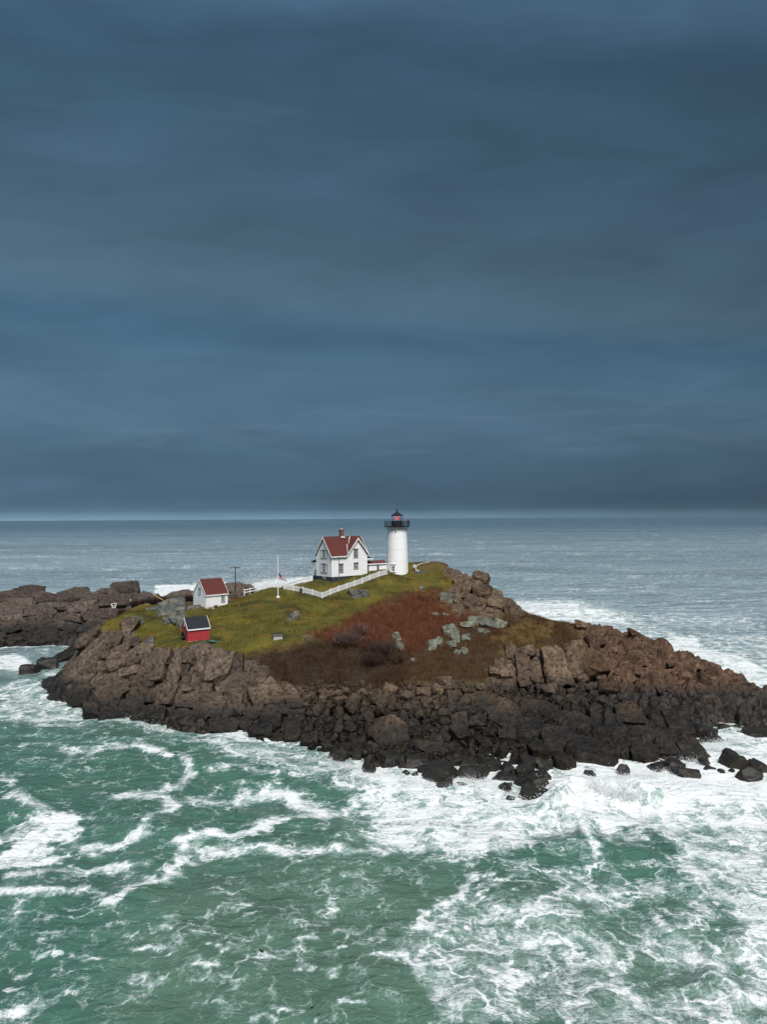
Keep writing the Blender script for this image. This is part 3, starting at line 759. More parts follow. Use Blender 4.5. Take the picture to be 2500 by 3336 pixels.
# ------------------------------------------------------------------ rock blocks: a family of cut and worn solids
def rock_proto(i, kind):
    rnd = random.Random(100 + i); bm = bmesh.new()
    bmesh.ops.create_cube(bm, size=2.0)
    if kind == 'block': ncut, lo, hi, bev = 5, 0.98, 1.30, 0.24
    elif kind == 'boulder': ncut, lo, hi, bev = 11, 0.82, 1.08, 0.22
    else: ncut, lo, hi, bev = 8, 0.78, 1.05, 0.07
    for k in range(ncut):
        d = Vector((rnd.gauss(0, 1), rnd.gauss(0, 1), rnd.gauss(0, 1))).normalized()
        off = rnd.uniform(lo, hi)
        g = list(bm.verts) + list(bm.edges) + list(bm.faces)
        r = bmesh.ops.bisect_plane(bm, geom=g, plane_co=d * off, plane_no=d, clear_outer=True)
        ed = [e for e in r['geom_cut'] if isinstance(e, bmesh.types.BMEdge)]
        if ed: bmesh.ops.holes_fill(bm, edges=ed, sides=0)
    bmesh.ops.remove_doubles(bm, verts=bm.verts, dist=0.03)
    bmesh.ops.bevel(bm, geom=list(bm.edges), offset=bev, segments=3, affect='EDGES', profile=0.6, clamp_overlap=True)
    bmesh.ops.triangulate(bm, faces=bm.faces)
    for _ in range(2):
        long_e = [e for e in bm.edges if e.calc_length() > 0.42]
        if long_e: bmesh.ops.subdivide_edges(bm, edges=long_e, cuts=1)
        bmesh.ops.triangulate(bm, faces=bm.faces)
    o1 = Vector((i * 7.1, i * 3.3, 0))
    bm.normal_update()
    for v in bm.verts:
        p = v.co
        d = 0.17 * mnoise.noise(p * 0.9 + o1) + 0.11 * mnoise.noise(p * 2.1 + o1) + 0.06 * mnoise.noise(p * 4.6 + o1)
        v.co = p + v.normal * d
    me = bpy.data.meshes.new(kind); bm.to_mesh(me); bm.free()
    me.polygons.foreach_set('use_smooth', np.ones(len(me.polygons), bool)); me.set_sharp_from_angle(angle=R(32))
    return me
BLOCKS = [rock_proto(i, 'block') for i in range(14)]
BOULDERS = [rock_proto(40 + i, 'boulder') for i in range(12)]
CRAGS = [rock_proto(80 + i, 'crag') for i in range(12)]
for me in BLOCKS + BOULDERS + CRAGS: me.materials.append(M['rock'])
def clone_set(src, mat):
    out = []
    for me in src:
        c = me.copy(); c.materials.clear(); c.materials.append(mat); out.append(c)
    return out
SURF_B = clone_set(BOULDERS[:4] + CRAGS[4:10], M['surf_rock']); LICH_B = clone_set(BOULDERS[:8], M['lichen']); FIELD_B = clone_set(BOULDERS[4:12], M['field'])

rr = random.Random(5)
PLACED = []           # (px, py, half w, half h) of the blocks so far
def place(F, px, py, wpx, hpx, ang, protos, name, parent, proud=0.42, tilt=10, depthf=0.8):
    p = F.pick(px, py)
    if p is None: return None
    n = F.normal(p.x, p.y)
    view = (CAM - p).normalized()
    n = (n * 0.75 + view * 0.35).normalized()
    ux = Vector((0, 0, 1)).cross(n)
    ux = Vector((1, 0, 0)) if ux.length < 1e-3 else ux.normalized()
    if ux.x < 0: ux = -ux
    uz = n.cross(-ux).normalized()
    if uz.z < 0: uz = -uz
    s = p.y / F_PX
    fore = max(0.42, math.sqrt(max(0.0, 1 - (uz.dot(view)) ** 2)))
    W = wpx * s * 0.5; Hh = hpx * s * 0.5 / fore
    Hh = min(Hh, W * 3.2 if hpx > wpx else W * 1.5)
    D = depthf * min(W, Hh) * rr.uniform(0.9, 1.2) + 0.08
    c, sn = math.cos(-R(ang)), math.sin(-R(ang))
    ax = ux * c + uz * sn; az_ = -ux * sn + uz * c
    rot = Matrix((ax, az_.cross(ax), az_)).transposed()
    wob = Matrix.Rotation(R(rr.uniform(-tilt, tilt)), 3, 'X') @ Matrix.Rotation(R(rr.uniform(-tilt, tilt)), 3, 'Y') @ Matrix.Rotation(R(rr.uniform(-tilt * 0.6, tilt * 0.6)), 3, 'Z')
    flip = Matrix.Rotation(rr.choice((0, math.pi)), 3, 'Z') @ Matrix.Rotation(rr.choice((0, math.pi)), 3, 'X')
    mt = (rot @ wob @ Matrix.Diagonal((W, D, Hh)) @ flip).to_4x4()
    mt.translation = p + n * (D * (proud - 0.5) * 2 * 0.55)
    o = bpy.data.objects.new(name, rr.choice(protos)); COL.objects.link(o)
    if parent is not None: o.parent = parent
    o.matrix_world = mt
    PLACED.append((px, py, wpx / 2, hpx / 2))
    return o
def unzoom(lst, ox, oy, k):
    return [(ox + a * k, oy + b * k, w_ * k, h_ * k, g) for a, b, w_, h_, g in lst]
HAND = unzoom([(480, 790, 75, 220, 28), (560, 740, 90, 290, 28), (600, 600, 80, 90, 20), (690, 640, 110, 170, 15), (620, 850, 85, 230, 28), (720, 720, 80, 170, 25), (660, 980, 95, 150, 20), (735, 800, 65, 200, 20), (800, 690, 75, 130, 15),
    (560, 940, 65, 85, 10), (640, 1080, 160, 150, 10), (780, 960, 95, 115, 20), (700, 900, 65, 180, 15), (815, 860, 95, 85, 0), (820, 750, 65, 75, 0), (910, 640, 65, 115, 15), (870, 650, 55, 135, 10), (990, 560, 85, 145, 25), (1050, 660, 65, 65, 0),
    (1000, 510, 125, 60, -20), (940, 740, 115, 95, 20), (930, 820, 155, 125, -30), (1000, 890, 135, 65, -15), (1040, 810, 115, 65, -20), (900, 940, 125, 85, -20), (890, 1040, 210, 135, -20), (850, 1110, 190, 125, 0), (760, 1190, 190, 95, 0),
    (1190, 870, 180, 170, 10), (1060, 1090, 155, 115, 0), (1100, 990, 165, 115, -15), (1350, 870, 95, 165, 12), (1430, 850, 65, 155, 18), (1470, 780, 95, 95, 0), (1580, 800, 115, 200, 5), (1200, 1080, 105, 95, 0), (1300, 1100, 115, 115, 0),
    (930, 1180, 280, 115, 0), (1180, 1210, 260, 115, 0), (1450, 1260, 175, 105, 0), (1340, 980, 75, 75, 0), (1440, 950, 65, 105, 5), (1510, 1010, 95, 65, 0), (1600, 1030, 65, 75, 10), (1440, 1120, 115, 85, 0), (1540, 1080, 95, 95, 0), (1610, 1110, 95, 85, 0),
    (1250, 780, 145, 105, 0), (1130, 740, 105, 85, 0)], 0, 1820, 0.4222)
HAND += unzoom([(950, 260, 135, 175, 5), (1050, 240, 75, 125, 0), (860, 230, 85, 165, 5), (1060, 360, 115, 115, 10), (1180, 320, 105, 115, 5), (1195, 430, 115, 105, -10), (1050, 440, 65, 80, 0), (930, 490, 95, 115, 0), (1070, 500, 75, 75, 0), (890, 440, 115, 55, 0),
    (760, 460, 115, 65, 0), (740, 565, 175, 90, 0), (840, 520, 75, 80, 0), (980, 600, 155, 70, 0), (1110, 400, 55, 95, 10), (1270, 400, 95, 145, -35), (1260, 520, 105, 65, -10), (1160, 520, 115, 65, -15), (1410, 560, 95, 85, 0), (1340, 510, 75, 55, 0),
    (1260, 580, 125, 80, 0), (1360, 600, 75, 75, 0), (1210, 630, 125, 70, 0), (1400, 640, 95, 90, 0), (1500, 680, 95, 60, 0)], 200, 2050, 0.5428)
HAND += unzoom([(1430, 310, 95, 195, 0), (1520, 320, 85, 135, 0), (1220, 340, 85, 65, 0), (1440, 430, 85, 65, 0),
    (1310, 830, 125, 85, 0), (1340, 180, 80, 120, 0), (1470, 190, 110, 70, 0), (1250, 280, 70, 60, 0), (1300, 350, 90, 80, 0), (1380, 250, 70, 60, 0)], 1100, 2050, 0.4222)
HAND += unzoom([(230, 430, 150, 235, 0), (360, 310, 115, 105, 0), (470, 340, 125, 95, 0), (480, 250, 65, 95, 0), (480, 420, 155, 115, 0), (350, 430, 105, 155, 0), (85, 440, 75, 95, 0), (20, 430, 65, 125, 0), (20, 515, 55, 65, 0), (90, 500, 65, 55, 0),
    (730, 780, 175, 115, 5), (1060, 820, 155, 155, -5), (930, 790, 125, 115, 0), (1000, 890, 125, 75, 0), (1150, 1030, 165, 165, -15),
    (970, 980, 155, 95, 0), (830, 1010, 155, 95, 20), (620, 800, 105, 75, 20)], 1700, 1980, 0.4825)
for h in HAND:
    if h[2] > 18: place(ISL, h[0], h[1], h[2] * 1.12, h[3] * 1.12, h[4], BLOCKS, 'rock_block', island, proud=0.56, tilt=6)
SLABS = unzoom([(880, 920, 300, 130, 18), (640, 890, 420, 150, 28), (270, 940, 300, 190, 30), (470, 1010, 360, 170, 34), (70, 850, 230, 175, 8), (330, 790, 420, 130, 30), (120, 690, 300, 90, 24)], 1700, 1980, 0.4825)
SLABS += unzoom([(1180, 600, 330, 150, 26), (1330, 700, 260, 190, 30)], 1100, 2050, 0.4222)
for h in SLABS: place(ISL, *h, BOULDERS[:6], 'rock_slab', island, proud=0.34, tilt=3, depthf=0.55)
BEACH = unzoom([(380, 870, 330, 260, 10), (700, 950, 220, 130, 25), (410, 500, 125, 95, 10), (540, 550, 125, 95, 5), (670, 520, 115, 75, 5), (685, 575, 95, 50, 5), (610, 610, 75, 85, 0), (770, 620, 95, 85, 0), (865, 610, 105, 95, 15), (1000, 590, 115, 115, 10), (820, 690, 105, 85, 10),
    (620, 680, 75, 65, 10), (500, 700, 95, 105, -20), (940, 740, 135, 115, -15), (1070, 740, 135, 85, 0), (900, 550, 95, 85, 0), (770, 500, 95, 95, 0), (830, 430, 155, 95, 5), (930, 450, 125, 65, 0), (1030, 515, 105, 65, 0), (1110, 480, 95, 65, 0), (780, 760, 55, 65, 0), (590, 760, 105, 85, 0),
    (690, 740, 75, 65, 0), (680, 800, 95, 65, 0), (830, 830, 105, 85, 0), (960, 850, 165, 115, -10), (1090, 870, 85, 95, 0), (1150, 815, 85, 55, 0), (330, 570, 155, 115, -30), (440, 640, 125, 55, 0), (420, 690, 135, 65, 0), (230, 690, 125, 85, 0), (540, 640, 95, 55, 0), (740, 860, 55, 65, 0),
    (900, 920, 95, 105, 0), (620, 970, 75, 55, 0), (830, 960, 115, 105, -20), (1160, 920, 105, 115, -15), (1550, 970, 145, 95, 0), (100, 790, 125, 95, 0), (110, 870, 105, 75, 0)], 1100, 2050, 0.4222)
BEACH += unzoom([(190, 590, 125, 85, -20), (415, 500, 95, 75, 0), (540, 500, 75, 65, 0), (590, 580, 155, 105, 15), (240, 520, 95, 65, 0), (270, 580, 65, 75, 0), (250, 650, 105, 65, 10), (460, 555, 105, 55, 0), (330, 640, 85, 45, 0), (500, 600, 75, 45, 0), (560, 630, 85, 45, 0), (490, 720, 115, 95, 0), (590, 740, 105, 95, 0),
    (560, 670, 155, 65, 10), (860, 830, 75, 75, 0), (290, 1070, 155, 105, 0), (130, 1000, 115, 85, 0), (380, 770, 85, 35, 0), (300, 700, 65, 45, 0), (690, 610, 45, 40, 0), (740, 700, 60, 50, 20)], 1700, 1980, 0.4825)
for h in BEACH: place(ISL, h[0], h[1], h[2] * 0.9, h[3] * 0.9, h[4], BOULDERS + BLOCKS[:5] + CRAGS[:4], 'boulder', island, proud=0.68, tilt=22, depthf=0.95)

P_SLAB = [(1580, 2250), (1700, 2260), (1850, 2340), (1990, 2430), (1990, 2490), (1850, 2490), (1740, 2450), (1610, 2370)]
def free(px, py, hw, hh, k=0.75):
    if bool(in_poly(np.array([px]), np.array([py]), P_SLAB)[0]): return False
    for a, b, c, d in PLACED:
        if abs(px - a) < (hw + c) * k and abs(py - b) < (hh + d) * k: return False
    return True
def fill(F, poly, n, size, asp, ang, protos, name, parent, proud, tries=40, k=0.7, tilt=15, depthf=0.8, chk=None):
    xs = [q[0] for q in poly]; ys = [q[1] for q in poly]; got = 0
    cand = []
    for _ in range(n * tries):
        x = rr.uniform(min(xs), max(xs)); y = rr.uniform(min(ys), max(ys))
        cand.append((x, y))
    ok = in_poly(np.array([c[0] for c in cand]), np.array([c[1] for c in cand]), poly)
    for (x, y), o_ in zip(cand, ok):
        if got >= n: break
        if not o_: continue
        t = got / max(1, n); s = size[1] * (1 - t) ** 1.6 + size[0] * (1 - (1 - t) ** 1.6)
        s *= rr.uniform(0.85, 1.2); a = rr.uniform(*asp); wq, hq = s, s * a
        if not free(x, y, wq / 2, hq / 2, k): continue
        if chk and not chk(x, y): continue
        if place(F, x, y, wq, hq, rr.uniform(*ang), protos, name, parent, proud, tilt, depthf): got += 1
    return got
# rough rust-brown head at the right end, the ridge above, and gaps in the cliffs
fill(ISL, [(1960, 2090), (2080, 2080), (2200, 2120), (2330, 2190), (2430, 2290), (2500, 2340), (2400, 2360), (2200, 2350), (2050, 2300), (1990, 2220)], 34, (26, 62), (0.4, 0.7), (-30, 5), CRAGS, 'rock_block', island, 0.20, depthf=0.6)
fill(ISL, [(1500, 1880), (1580, 1900), (1700, 2000), (1660, 2000), (1560, 1990), (1480, 1960), (1460, 1930)], 12, (30, 56), (0.6, 1.1), (-10, 40), BLOCKS + CRAGS[:4], 'rock_block', island, 0.10)
fill(ISL, [(250, 2110), (400, 2080), (540, 2130), (760, 2150), (900, 2220), (1000, 2300), (900, 2380), (600, 2340), (300, 2320), (200, 2200)], 30, (26, 44), (0.7, 1.5), (-10, 25), BLOCKS, 'rock_block', island, 0.4)
fill(ISL, [(880, 2300), (1080, 2250), (1300, 2260), (1500, 2250), (1750, 2330), (1900, 2440), (1850, 2500), (1500, 2495), (1100, 2480), (960, 2420)], 165, (14, 40), (0.55, 0.95), (-30, 30), BOULDERS + CRAGS, 'boulder', island, 0.74, tilt=30, depthf=0.95)
fill(ISL, [(1750, 2240), (1960, 2240), (2080, 2330), (2260, 2400), (2240, 2480), (2000, 2470), (1850, 2360)], 45, (15, 38), (0.55, 0.95), (-30, 30), BOULDERS + CRAGS[:4], 'boulder', island, 0.62, tilt=30, depthf=0.95)
nb = len(PLACED)
fill(LED, [(-60, 1925), (200, 1920), (400, 1905), (560, 1925), (640, 1925), (700, 1910), (830, 1910), (840, 1960), (600, 1960), (420, 2030), (350, 2070), (200, 2080), (-60, 2090)], 85, (34, 110), (0.28, 0.5), (-10, 8), BLOCKS + BOULDERS[:3], 'rock_block', ledge, 0.22, depthf=0.6)
fill(LED, [(-60, 2050), (200, 2050), (330, 2050), (300, 2100), (200, 2095), (-60, 2112)], 50, (16, 36), (0.5, 0.8), (-14, 10), BOULDERS, 'boulder', ledge, 0.6, tilt=25)

# loose rubble too small to tell apart: one mesh
def rubble(name, F, poly, n, smin, smax, mat, parent, seed):
    g = np.random.default_rng(seed)
    base = [(s_ * a, t_ * b, u_ * c) for s_, t_, u_ in [(1, 1, 1)] for a in (-1, 1) for b in (-1, 1) for c in (-1, 1)]
    base = np.array(base) * 0.75
    bf = np.array([(0, 1, 3, 2), (4, 6, 7, 5), (0, 4, 5, 1), (2, 3, 7, 6), (0, 2, 6, 4), (1, 5, 7, 3)])
    xs = [q[0] for q in poly]; ys = [q[1] for q in poly]
    px = g.uniform(min(xs), max(xs), n * 3); py = g.uniform(min(ys), max(ys), n * 3)
    ok = in_poly(px, py, poly); px, py = px[ok][:n], py[ok][:n]
    V = []; Fc = []
    for x, y in zip(px, py):
        p = F.pick(x, y, F.Z)
        if p is None: continue
        s = smin + (smax - smin) * g.random() ** 2.5
        q = base * (1 + g.uniform(-0.35, 0.35, base.shape)) * np.array((1.2, 1.0, 0.7)) * s * 0.5
        a, b_ = g.uniform(0, 6.28), g.uniform(-0.6, 0.6)
        q = q @ np.array(((math.cos(a), -math.sin(a), 0), (math.sin(a), math.cos(a), 0), (0, 0, 1))) @ np.array(((1, 0, 0), (0, math.cos(b_), -math.sin(b_)), (0, math.sin(b_), math.cos(b_))))
        Fc.append(bf + 8 * len(V)); V.append(q + np.array((p.x, p.y, max(p.z, -0.05) + s * 0.12)))
    me = np_mesh(name, np.concatenate(V), np.concatenate(Fc), False)
    o = link(name, me, mat, parent); tag(o, kind='stuff'); return o
rubble('rubble', ISL, [(880, 2280), (1050, 2220), (1300, 2230), (1560, 2240), (1800, 2260), (1990, 2300), (2050, 2360), (1950, 2470), (1500, 2480), (1150, 2480), (960, 2410)], 5200, 0.22, 0.95, M['rock'], island, 3)
# ------------------------------------------------------------------ sea
def build_sea():
    tx = np.concatenate([np.linspace(-9, -0.86, 26)[:-1], np.linspace(-0.86, 0.86, 660), np.linspace(0.86, 9, 26)[1:]])
    ys = [-400, -120, -40, 0, 14]; y = 22.0
    while y < 300: ys.append(y); y += max(0.13, 0.13 * (y / 36.0) ** 1.55)
    ys = np.concatenate([np.array(ys), np.geomspace(y, 26000, 130)])
    TX, Y = np.meshgrid(tx, ys)
    X = TX * np.maximum(np.abs(Y), 22.0)
    g = np.random.default_rng(4)
    Z = np.zeros(X.shape); DX = np.zeros(X.shape); DY = np.zeros(X.shape)
    # swell running in from the right and the back, wrapped round the island, plus wind chop
    for L, A, n, spread, d0 in [(26, 0.20, 5, 0.5, R(205)), (13, 0.12, 7, 0.9, R(215)), (6.5, 0.075, 9, 1.2, R(225)), (3.2, 0.04, 10, 1.6, R(220)), (1.7, 0.018, 10, 3.0, R(220))]:
        for _ in range(n):
            a = d0 + g.normal(0, spread * 0.6); k = 2 * np.pi / (L * g.uniform(0.75, 1.3)); ph = g.uniform(0, 6.28)
            kx, ky = k * math.sin(a), k * math.cos(a)
            fade = 1 - smooth(L * 14, L * 26, Y)
            th = kx * X + ky * Y + ph
            amp = A / math.sqrt(n) * 1.5
            Z += amp * fade * np.sin(th); DX += amp * fade * (kx / k) * np.cos(th) * 0.8; DY += amp * fade * (ky / k) * np.cos(th) * 0.8
    px, py = project(X, Y, np.zeros_like(X))
    vis = (Y > 20)
    # ---- foam density, traced on the photograph and laid on the water
    N1 = fbm(X * 0.10, Y * 0.10, 301, 4); N2 = fbm(X * 0.33, Y * 0.33, 311, 4); N3 = fbm(X * 1.1, Y * 1.1, 321, 3)
    near = np.clip((py - 1700) / 800, 0.25, 1.9)
    wx = px + (46 * N1 + 40 * N2 + 22 * N3) * near; wy = py + (26 * N1 + 26 * N2 + 14 * N3) * np.clip((py - 1700) / 900, 0.1, 1.6)
    F = np.zeros(X.shape)
    def band(pts, width, dens, ox=0, oy=2400, k=0.754, ystretch=1.7):
        nonlocal F
        P = [(ox + a * k, (oy + b * k) * ystretch) for a, b in pts]
        d = poly_dist(px + 0.55 * (wx - px), (py + 0.55 * (wy - py)) * ystretch, P)
        F = np.maximum(F, (dens + (0.15 if oy == 2400 else 0.0)) * np.exp(-(d / (width * k * 1.15)) ** 2))
    def zone(pts, dens, soft, ox=0, oy=2400, k=0.754, mode='max'):
        nonlocal F
        P = [(ox + a * k, oy + b * k) for a, b in pts]
        s = poly_soft(wx, wy, P, soft)
        F = np.maximum(F, dens * s) if mode == 'max' else F * (1 - s) + dens * s
    # left part of the foreground
    zone([(-60, 600), (-60, 500), (90, 440), (200, 365), (300, 318), (375, 330), (352, 400), (365, 460), (280, 500), (150, 548), (40, 590)], 0.93, 22)
    band([(30, 250), (130, 300), (230, 335)], 52, 0.60); band([(-20, 450), (60, 420), (150, 390)], 50, 0.62); band([(0, 180), (60, 150)], 30, 0.45)
    band([(360, 480), (470, 475), (560, 445), (630, 405), (700, 350), (770, 290), (720, 262), (640, 242), (510, 250)], 44, 0.66)
    band([(860, 270), (960, 270)], 62, 0.64); band([(700, 215), (770, 195), (810, 150), (800, 110)], 32, 0.60); band([(880, 140), (1000, 130), (1200, 165)], 26, 0.5)
    band([(-40, 690), (150, 695), (280, 690), (380, 670)], 46, 0.72); band([(60, 615), (200, 590), (330, 565), (480, 555), (600, 540)], 48, 0.60)
    band([(440, 720), (560, 660), (640, 625), (740, 570), (760, 510), (800, 470), (920, 410), (980, 420), (1100, 405), (1200, 370), (1330, 345), (1440, 330), (1500, 300), (1535, 262)], 44, 0.70)
    band([(870, 495), (1000, 482), (1100, 472), (1230, 512), (1400, 500), (1660, 492)], 42, 0.66); band([(800, 520), (860, 540)], 22, 0.45)
    band([(1030, 250), (1150, 225), (1250, 250), (1310, 300), (1420, 325), (1500, 318)], 46, 0.74); band([(980, 480), (1030, 530), (1080, 540)], 16, 0.45)
    zone([(860, -40), (1100, -10), (1300, 40), (1700, 40), (1700, 330), (1560, 260), (1450, 240), (1320, 200), (1160, 150), (1000, 110), (880, 60)], 0.66, 40)
    band([(600, 35), (660, 55), (730, 88)], 34, 0.70); band([(290, 60), (420, 70), (540, 40)], 36, 0.52); band([(80, 30), (300, 40)], 20, 0.42); band([(1040, 190), (1200, 210)], 20, 0.4)
    for a, b, r_, d_ in [(640, 945, 60, .62), (560, 870, 30, .58), (545, 900, 18, .5), (890, 792, 44, .56), (900, 1020, 42, .58), (50, 1180, 80, .72), (30, 1060, 34, .6), (60, 1000, 40, .58), (350, 950, 40, .5), (180, 945, 60, .5), (300, 1130, 46, .5), (720, 980, 30, .55), (680, 985, 24, .56),
                         (1340, 905, 48, .58), (1450, 765, 46, .54), (1160, 960, 40, .54), (1330, 1010, 44, .56), (1450, 1020, 44, .56), (1510, 1170, 46, .6), (1480, 860, 52, .54), (1130, 1230, 44, .56), (980, 950, 40, .5), (920, 665, 60, .44), (1080, 710, 50, .42), (1560, 610, 70, .42), (1490, 930, 30, .5), (1230, 1190, 46, .5), (930, 1165, 34, .46), (740, 800, 40, .46), (1100, 785, 36, .48), (870, 870, 40, .4), (220, 780, 40, .38), (600, 1060, 50, .38)]:
        band([(a - r_ * 0.7, b + r_ * 0.12), (a + r_ * 0.7, b - r_ * 0.12)], r_ * 0.62, d_)
    # right part of the foreground (own origin)
    o = dict(ox=1250)
    zone([(-60, -60), (1800, -60), (1800, 460), (1250, 400), (1000, 470), (850, 440), (640, 450), (420, 540), (330, 570), (250, 520), (-60, 500), (-120, 300), (-60, 120)], 0.84, 46, **o)
    zone([(620, 170), (1000, 90), (1800, 60), (1800, 330), (1200, 330), (820, 350), (700, 300)], 0.99, 40, **o)
    zone([(1180, 380), (1800, 300), (1800, 1300), (1560, 1300), (1500, 900), (1350, 700), (1180, 560)], 0.72, 60, **o)
    zone([(380, 590), (600, 520), (900, 560), (1300, 620), (1700, 900), (1700, 1300), (280, 1300), (150, 1100), (80, 950), (-20, 890), (140, 830), (150, 740), (300, 690)], 0.60, 34, **o)
    zone([(380, 640), (560, 560), (720, 560), (760, 620), (720, 700), (560, 690), (430, 700)], 0.36, 40, mode='mix', **o)
    zone([(690, 480), (880, 460), (1020, 560), (960, 640), (860, 580)], 0.42, 36, mode='mix', **o)
    zone([(1090, 690), (1300, 700), (1280, 800), (1120, 860), (900, 850), (880, 760)], 0.38, 40, mode='mix', **o)
    zone([(1000, 930), (1280, 960), (1340, 1060), (1200, 1100), (1010, 1060)], 0.42, 40, mode='mix', **o)
    zone([(1280, 720), (1480, 740), (1500, 860), (1380, 880)], 0.45, 40, mode='mix', **o)
    zone([(1000, 540), (1180, 520), (1250, 590), (1100, 620)], 0.36, 36, mode='mix', **o)
    band([(380, 600), (350, 660), (300, 690), (170, 735), (160, 800), (300, 870)], 40, 0.72, **o); band([(0, 960), (90, 940), (160, 1010), (340, 960), (260, 930)], 30, 0.66, **o); band([(440, 1010), (560, 1050), (620, 1020)], 30, 0.70, **o)
    band([(750, 680), (800, 620), (760, 590), (700, 570)], 34, 0.66, **o); band([(1340, 1080), (1440, 1045), (1520, 1080), (1550, 1150)], 30, 0.72, **o); band([(480, 650), (540, 610)], 30, 0.6, **o); band([(920, 690), (1060, 720), (1100, 700)], 30, 0.62, **o)
    band([(640, 900), (700, 860), (900, 880), (960, 900)], 40, 0.62, **o); band([(450, 800), (700, 760), (800, 780)], 60, 0.62, **o); band([(1180, 790), (1250, 860), (1320, 900)], 36, 0.64, **o)
    band([(830, 330), (880, 420), (910, 520)], 26, 0.82, **o)
    # far side: right, behind the ridge
    f = dict(ox=1800, oy=1680, k=0.4222)
    zone([(-400, 640), (0, 620), (300, 650), (700, 760), (1000, 900), (1658, 900), (2200, 1000), (2200, 1700), (-400, 1400)], 0.62, 22, **f)
    zone([(-300, 640), (200, 650), (500, 740), (700, 850), (60, 860), (-300, 840)], 0.84, 16, **f); zone([(760, 930), (1100, 920), (1200, 1000), (1450, 1050), (1700, 1200), (1700, 1400), (1200, 1300)], 0.88, 18, **f)
    zone([(500, 760), (900, 720), (1400, 720), (1658, 780), (1658, 900), (900, 880)], 0.52, 20, **f)
    for pts, wd, dn in [([(200, 580), (480, 570)], 10, .62), ([(500, 545), (820, 552)], 9, .6), ([(660, 585), (900, 588), (1070, 606)], 9, .68), ([(750, 465), (1100, 462), (1400, 458)], 8, .55), ([(1280, 615), (1600, 632)], 9, .55), ([(0, 575), (200, 575)], 8, .55), ([(900, 650), (1200, 650), (1380, 700)], 14, .55), ([(0, 290), (300, 280)], 5, .45), ([(900, 275), (1100, 270)], 5, .4)]:
        band(pts, wd, dn, ystretch=3.0, **f)
    # far side: left
    l = dict(ox=0, oy=0, k=1.0)
    for pts, wd, dn in [([(0, 1856), (150, 1852), (350, 1856), (650, 1842), (900, 1838)], 5, .62), ([(640, 1800), (760, 1796)], 3, .5), ([(560, 1850), (720, 1848)], 4, .52), ([(350, 1888), (520, 1890)], 6, .6), ([(300, 1880), (460, 1872)], 4, .5), ([(900, 1825), (1050, 1818)], 4, .6), ([(1195, 1810), (1300, 1806)], 5, .66), ([(1380, 1808), (1440, 1806), (1520, 1804)], 4, .7), ([(1470, 1860), (1600, 1852)], 4, .5), ([(960, 1868), (1080, 1862)], 5, .6)]:
        band(pts, wd, dn, ystretch=3.0, **l)
    zone([(500, 1905), (620, 1900), (720, 1895), (800, 1905), (880, 1885), (1030, 1875), (1030, 1960), (500, 1960)], 0.95, 8, **l)
    # left bay
    zone([(-80, 2130), (40, 2125), (115, 2150), (60, 2185), (-80, 2195)], 0.86, 10, **l); zone([(-80, 2240), (60, 2230), (150, 2220), (230, 2260), (300, 2310), (280, 2350), (100, 2370), (-80, 2350)], 0.66, 20, **l); band([(60, 2110), (200, 2125), (260, 2105)], 8, .5, **l)
    # ---- a collar of foam wherever the sea meets rock
    def land(Fd):
        h = Fd.look(X, Y); return np.where(Fd.inside(X, Y), h, -9)
    hl = np.maximum(land(ISL), land(LED))
    collar = smooth(-2.6, -0.3, hl + 0.9 * N2)
    F = np.maximum(F, 0.80 * collar * (0.82 + 0.4 * N1))
    # open-water whitecaps and thin wind streaks
    caps = fbm(X * 0.045, Y * 0.16, 401, 4)
    F = np.maximum(F, smooth(0.0, 0.6, caps) * 0.48 * smooth(130, 200, Y) * (1 - 0.6 * smooth(700, 2500, Y)))
    F = np.maximum(F, 0.24 + 0.12 * N1) * (1 - 0.35 * smooth(600, 3000, Y))
    F = np.where(vis, np.clip(F, 0, 1), 0.2)
    # ---- the breaking wave on the boulders at the right, and lift where foam is thick
    def ridge(pts, h, wid):
        nonlocal Z
        P = [tuple(at_z(a, b, 0.0))[:2] for a, b in pts]
        d = poly_dist(X, Y, P); Z += h * np.exp(-(d / wid) ** 2) * (0.75 + 0.7 * N2 + 0.25 * N3)
    ridge([(1800, 2640), (1850, 2585), (1930, 2560), (2020, 2590), (2120, 2600)], 1.45, 1.6); ridge([(1850, 2640), (1900, 2720), (1940, 2790)], 0.55, 1.4); ridge([(2250, 3210), (2340, 3185), (2420, 3240)], 0.35, 1.2)
    ridge([(425, 2345), (450, 2352), (470, 2370)], 0.7, 0.6); ridge([(1780, 2760), (1930, 2750), (2080, 2770)], 0.4, 1.6); ridge([(1750, 2930), (1900, 2960)], 0.3, 1.6)
    damp = 1 - 0.6 * smooth(-3, 0.5, hl)
    Z = Z * damp + np.clip(F - 0.5, 0, 1) * (0.10 + 0.12 * N3) * (Y < 180)
    X = X + DX * damp; Y2 = Y + DY * damp
    # ---- water body colour: green over the shallows, slate blue out at sea
    green = 1 - smooth(85, 210, Y + 0.25 * np.abs(X) + 14 * N1)
    green = np.maximum(green, 0.55 * smooth(0.5, 0.85, F))
    silt = poly_soft(wx, wy, [(500, 2850), (900, 2760), (1260, 2740), (1700, 2900), (2300, 3000), (2600, 3100), (2600, 3400), (300, 3400)], 160)
    me = np_mesh('sea', np.stack([X.ravel(), Y2.ravel(), Z.ravel()], -1), grid_faces(*X.shape))
    float_attr(me, 'foam', F.ravel()); float_attr(me, 'green', green.ravel()); float_attr(me, 'silt', silt.ravel())
    return me
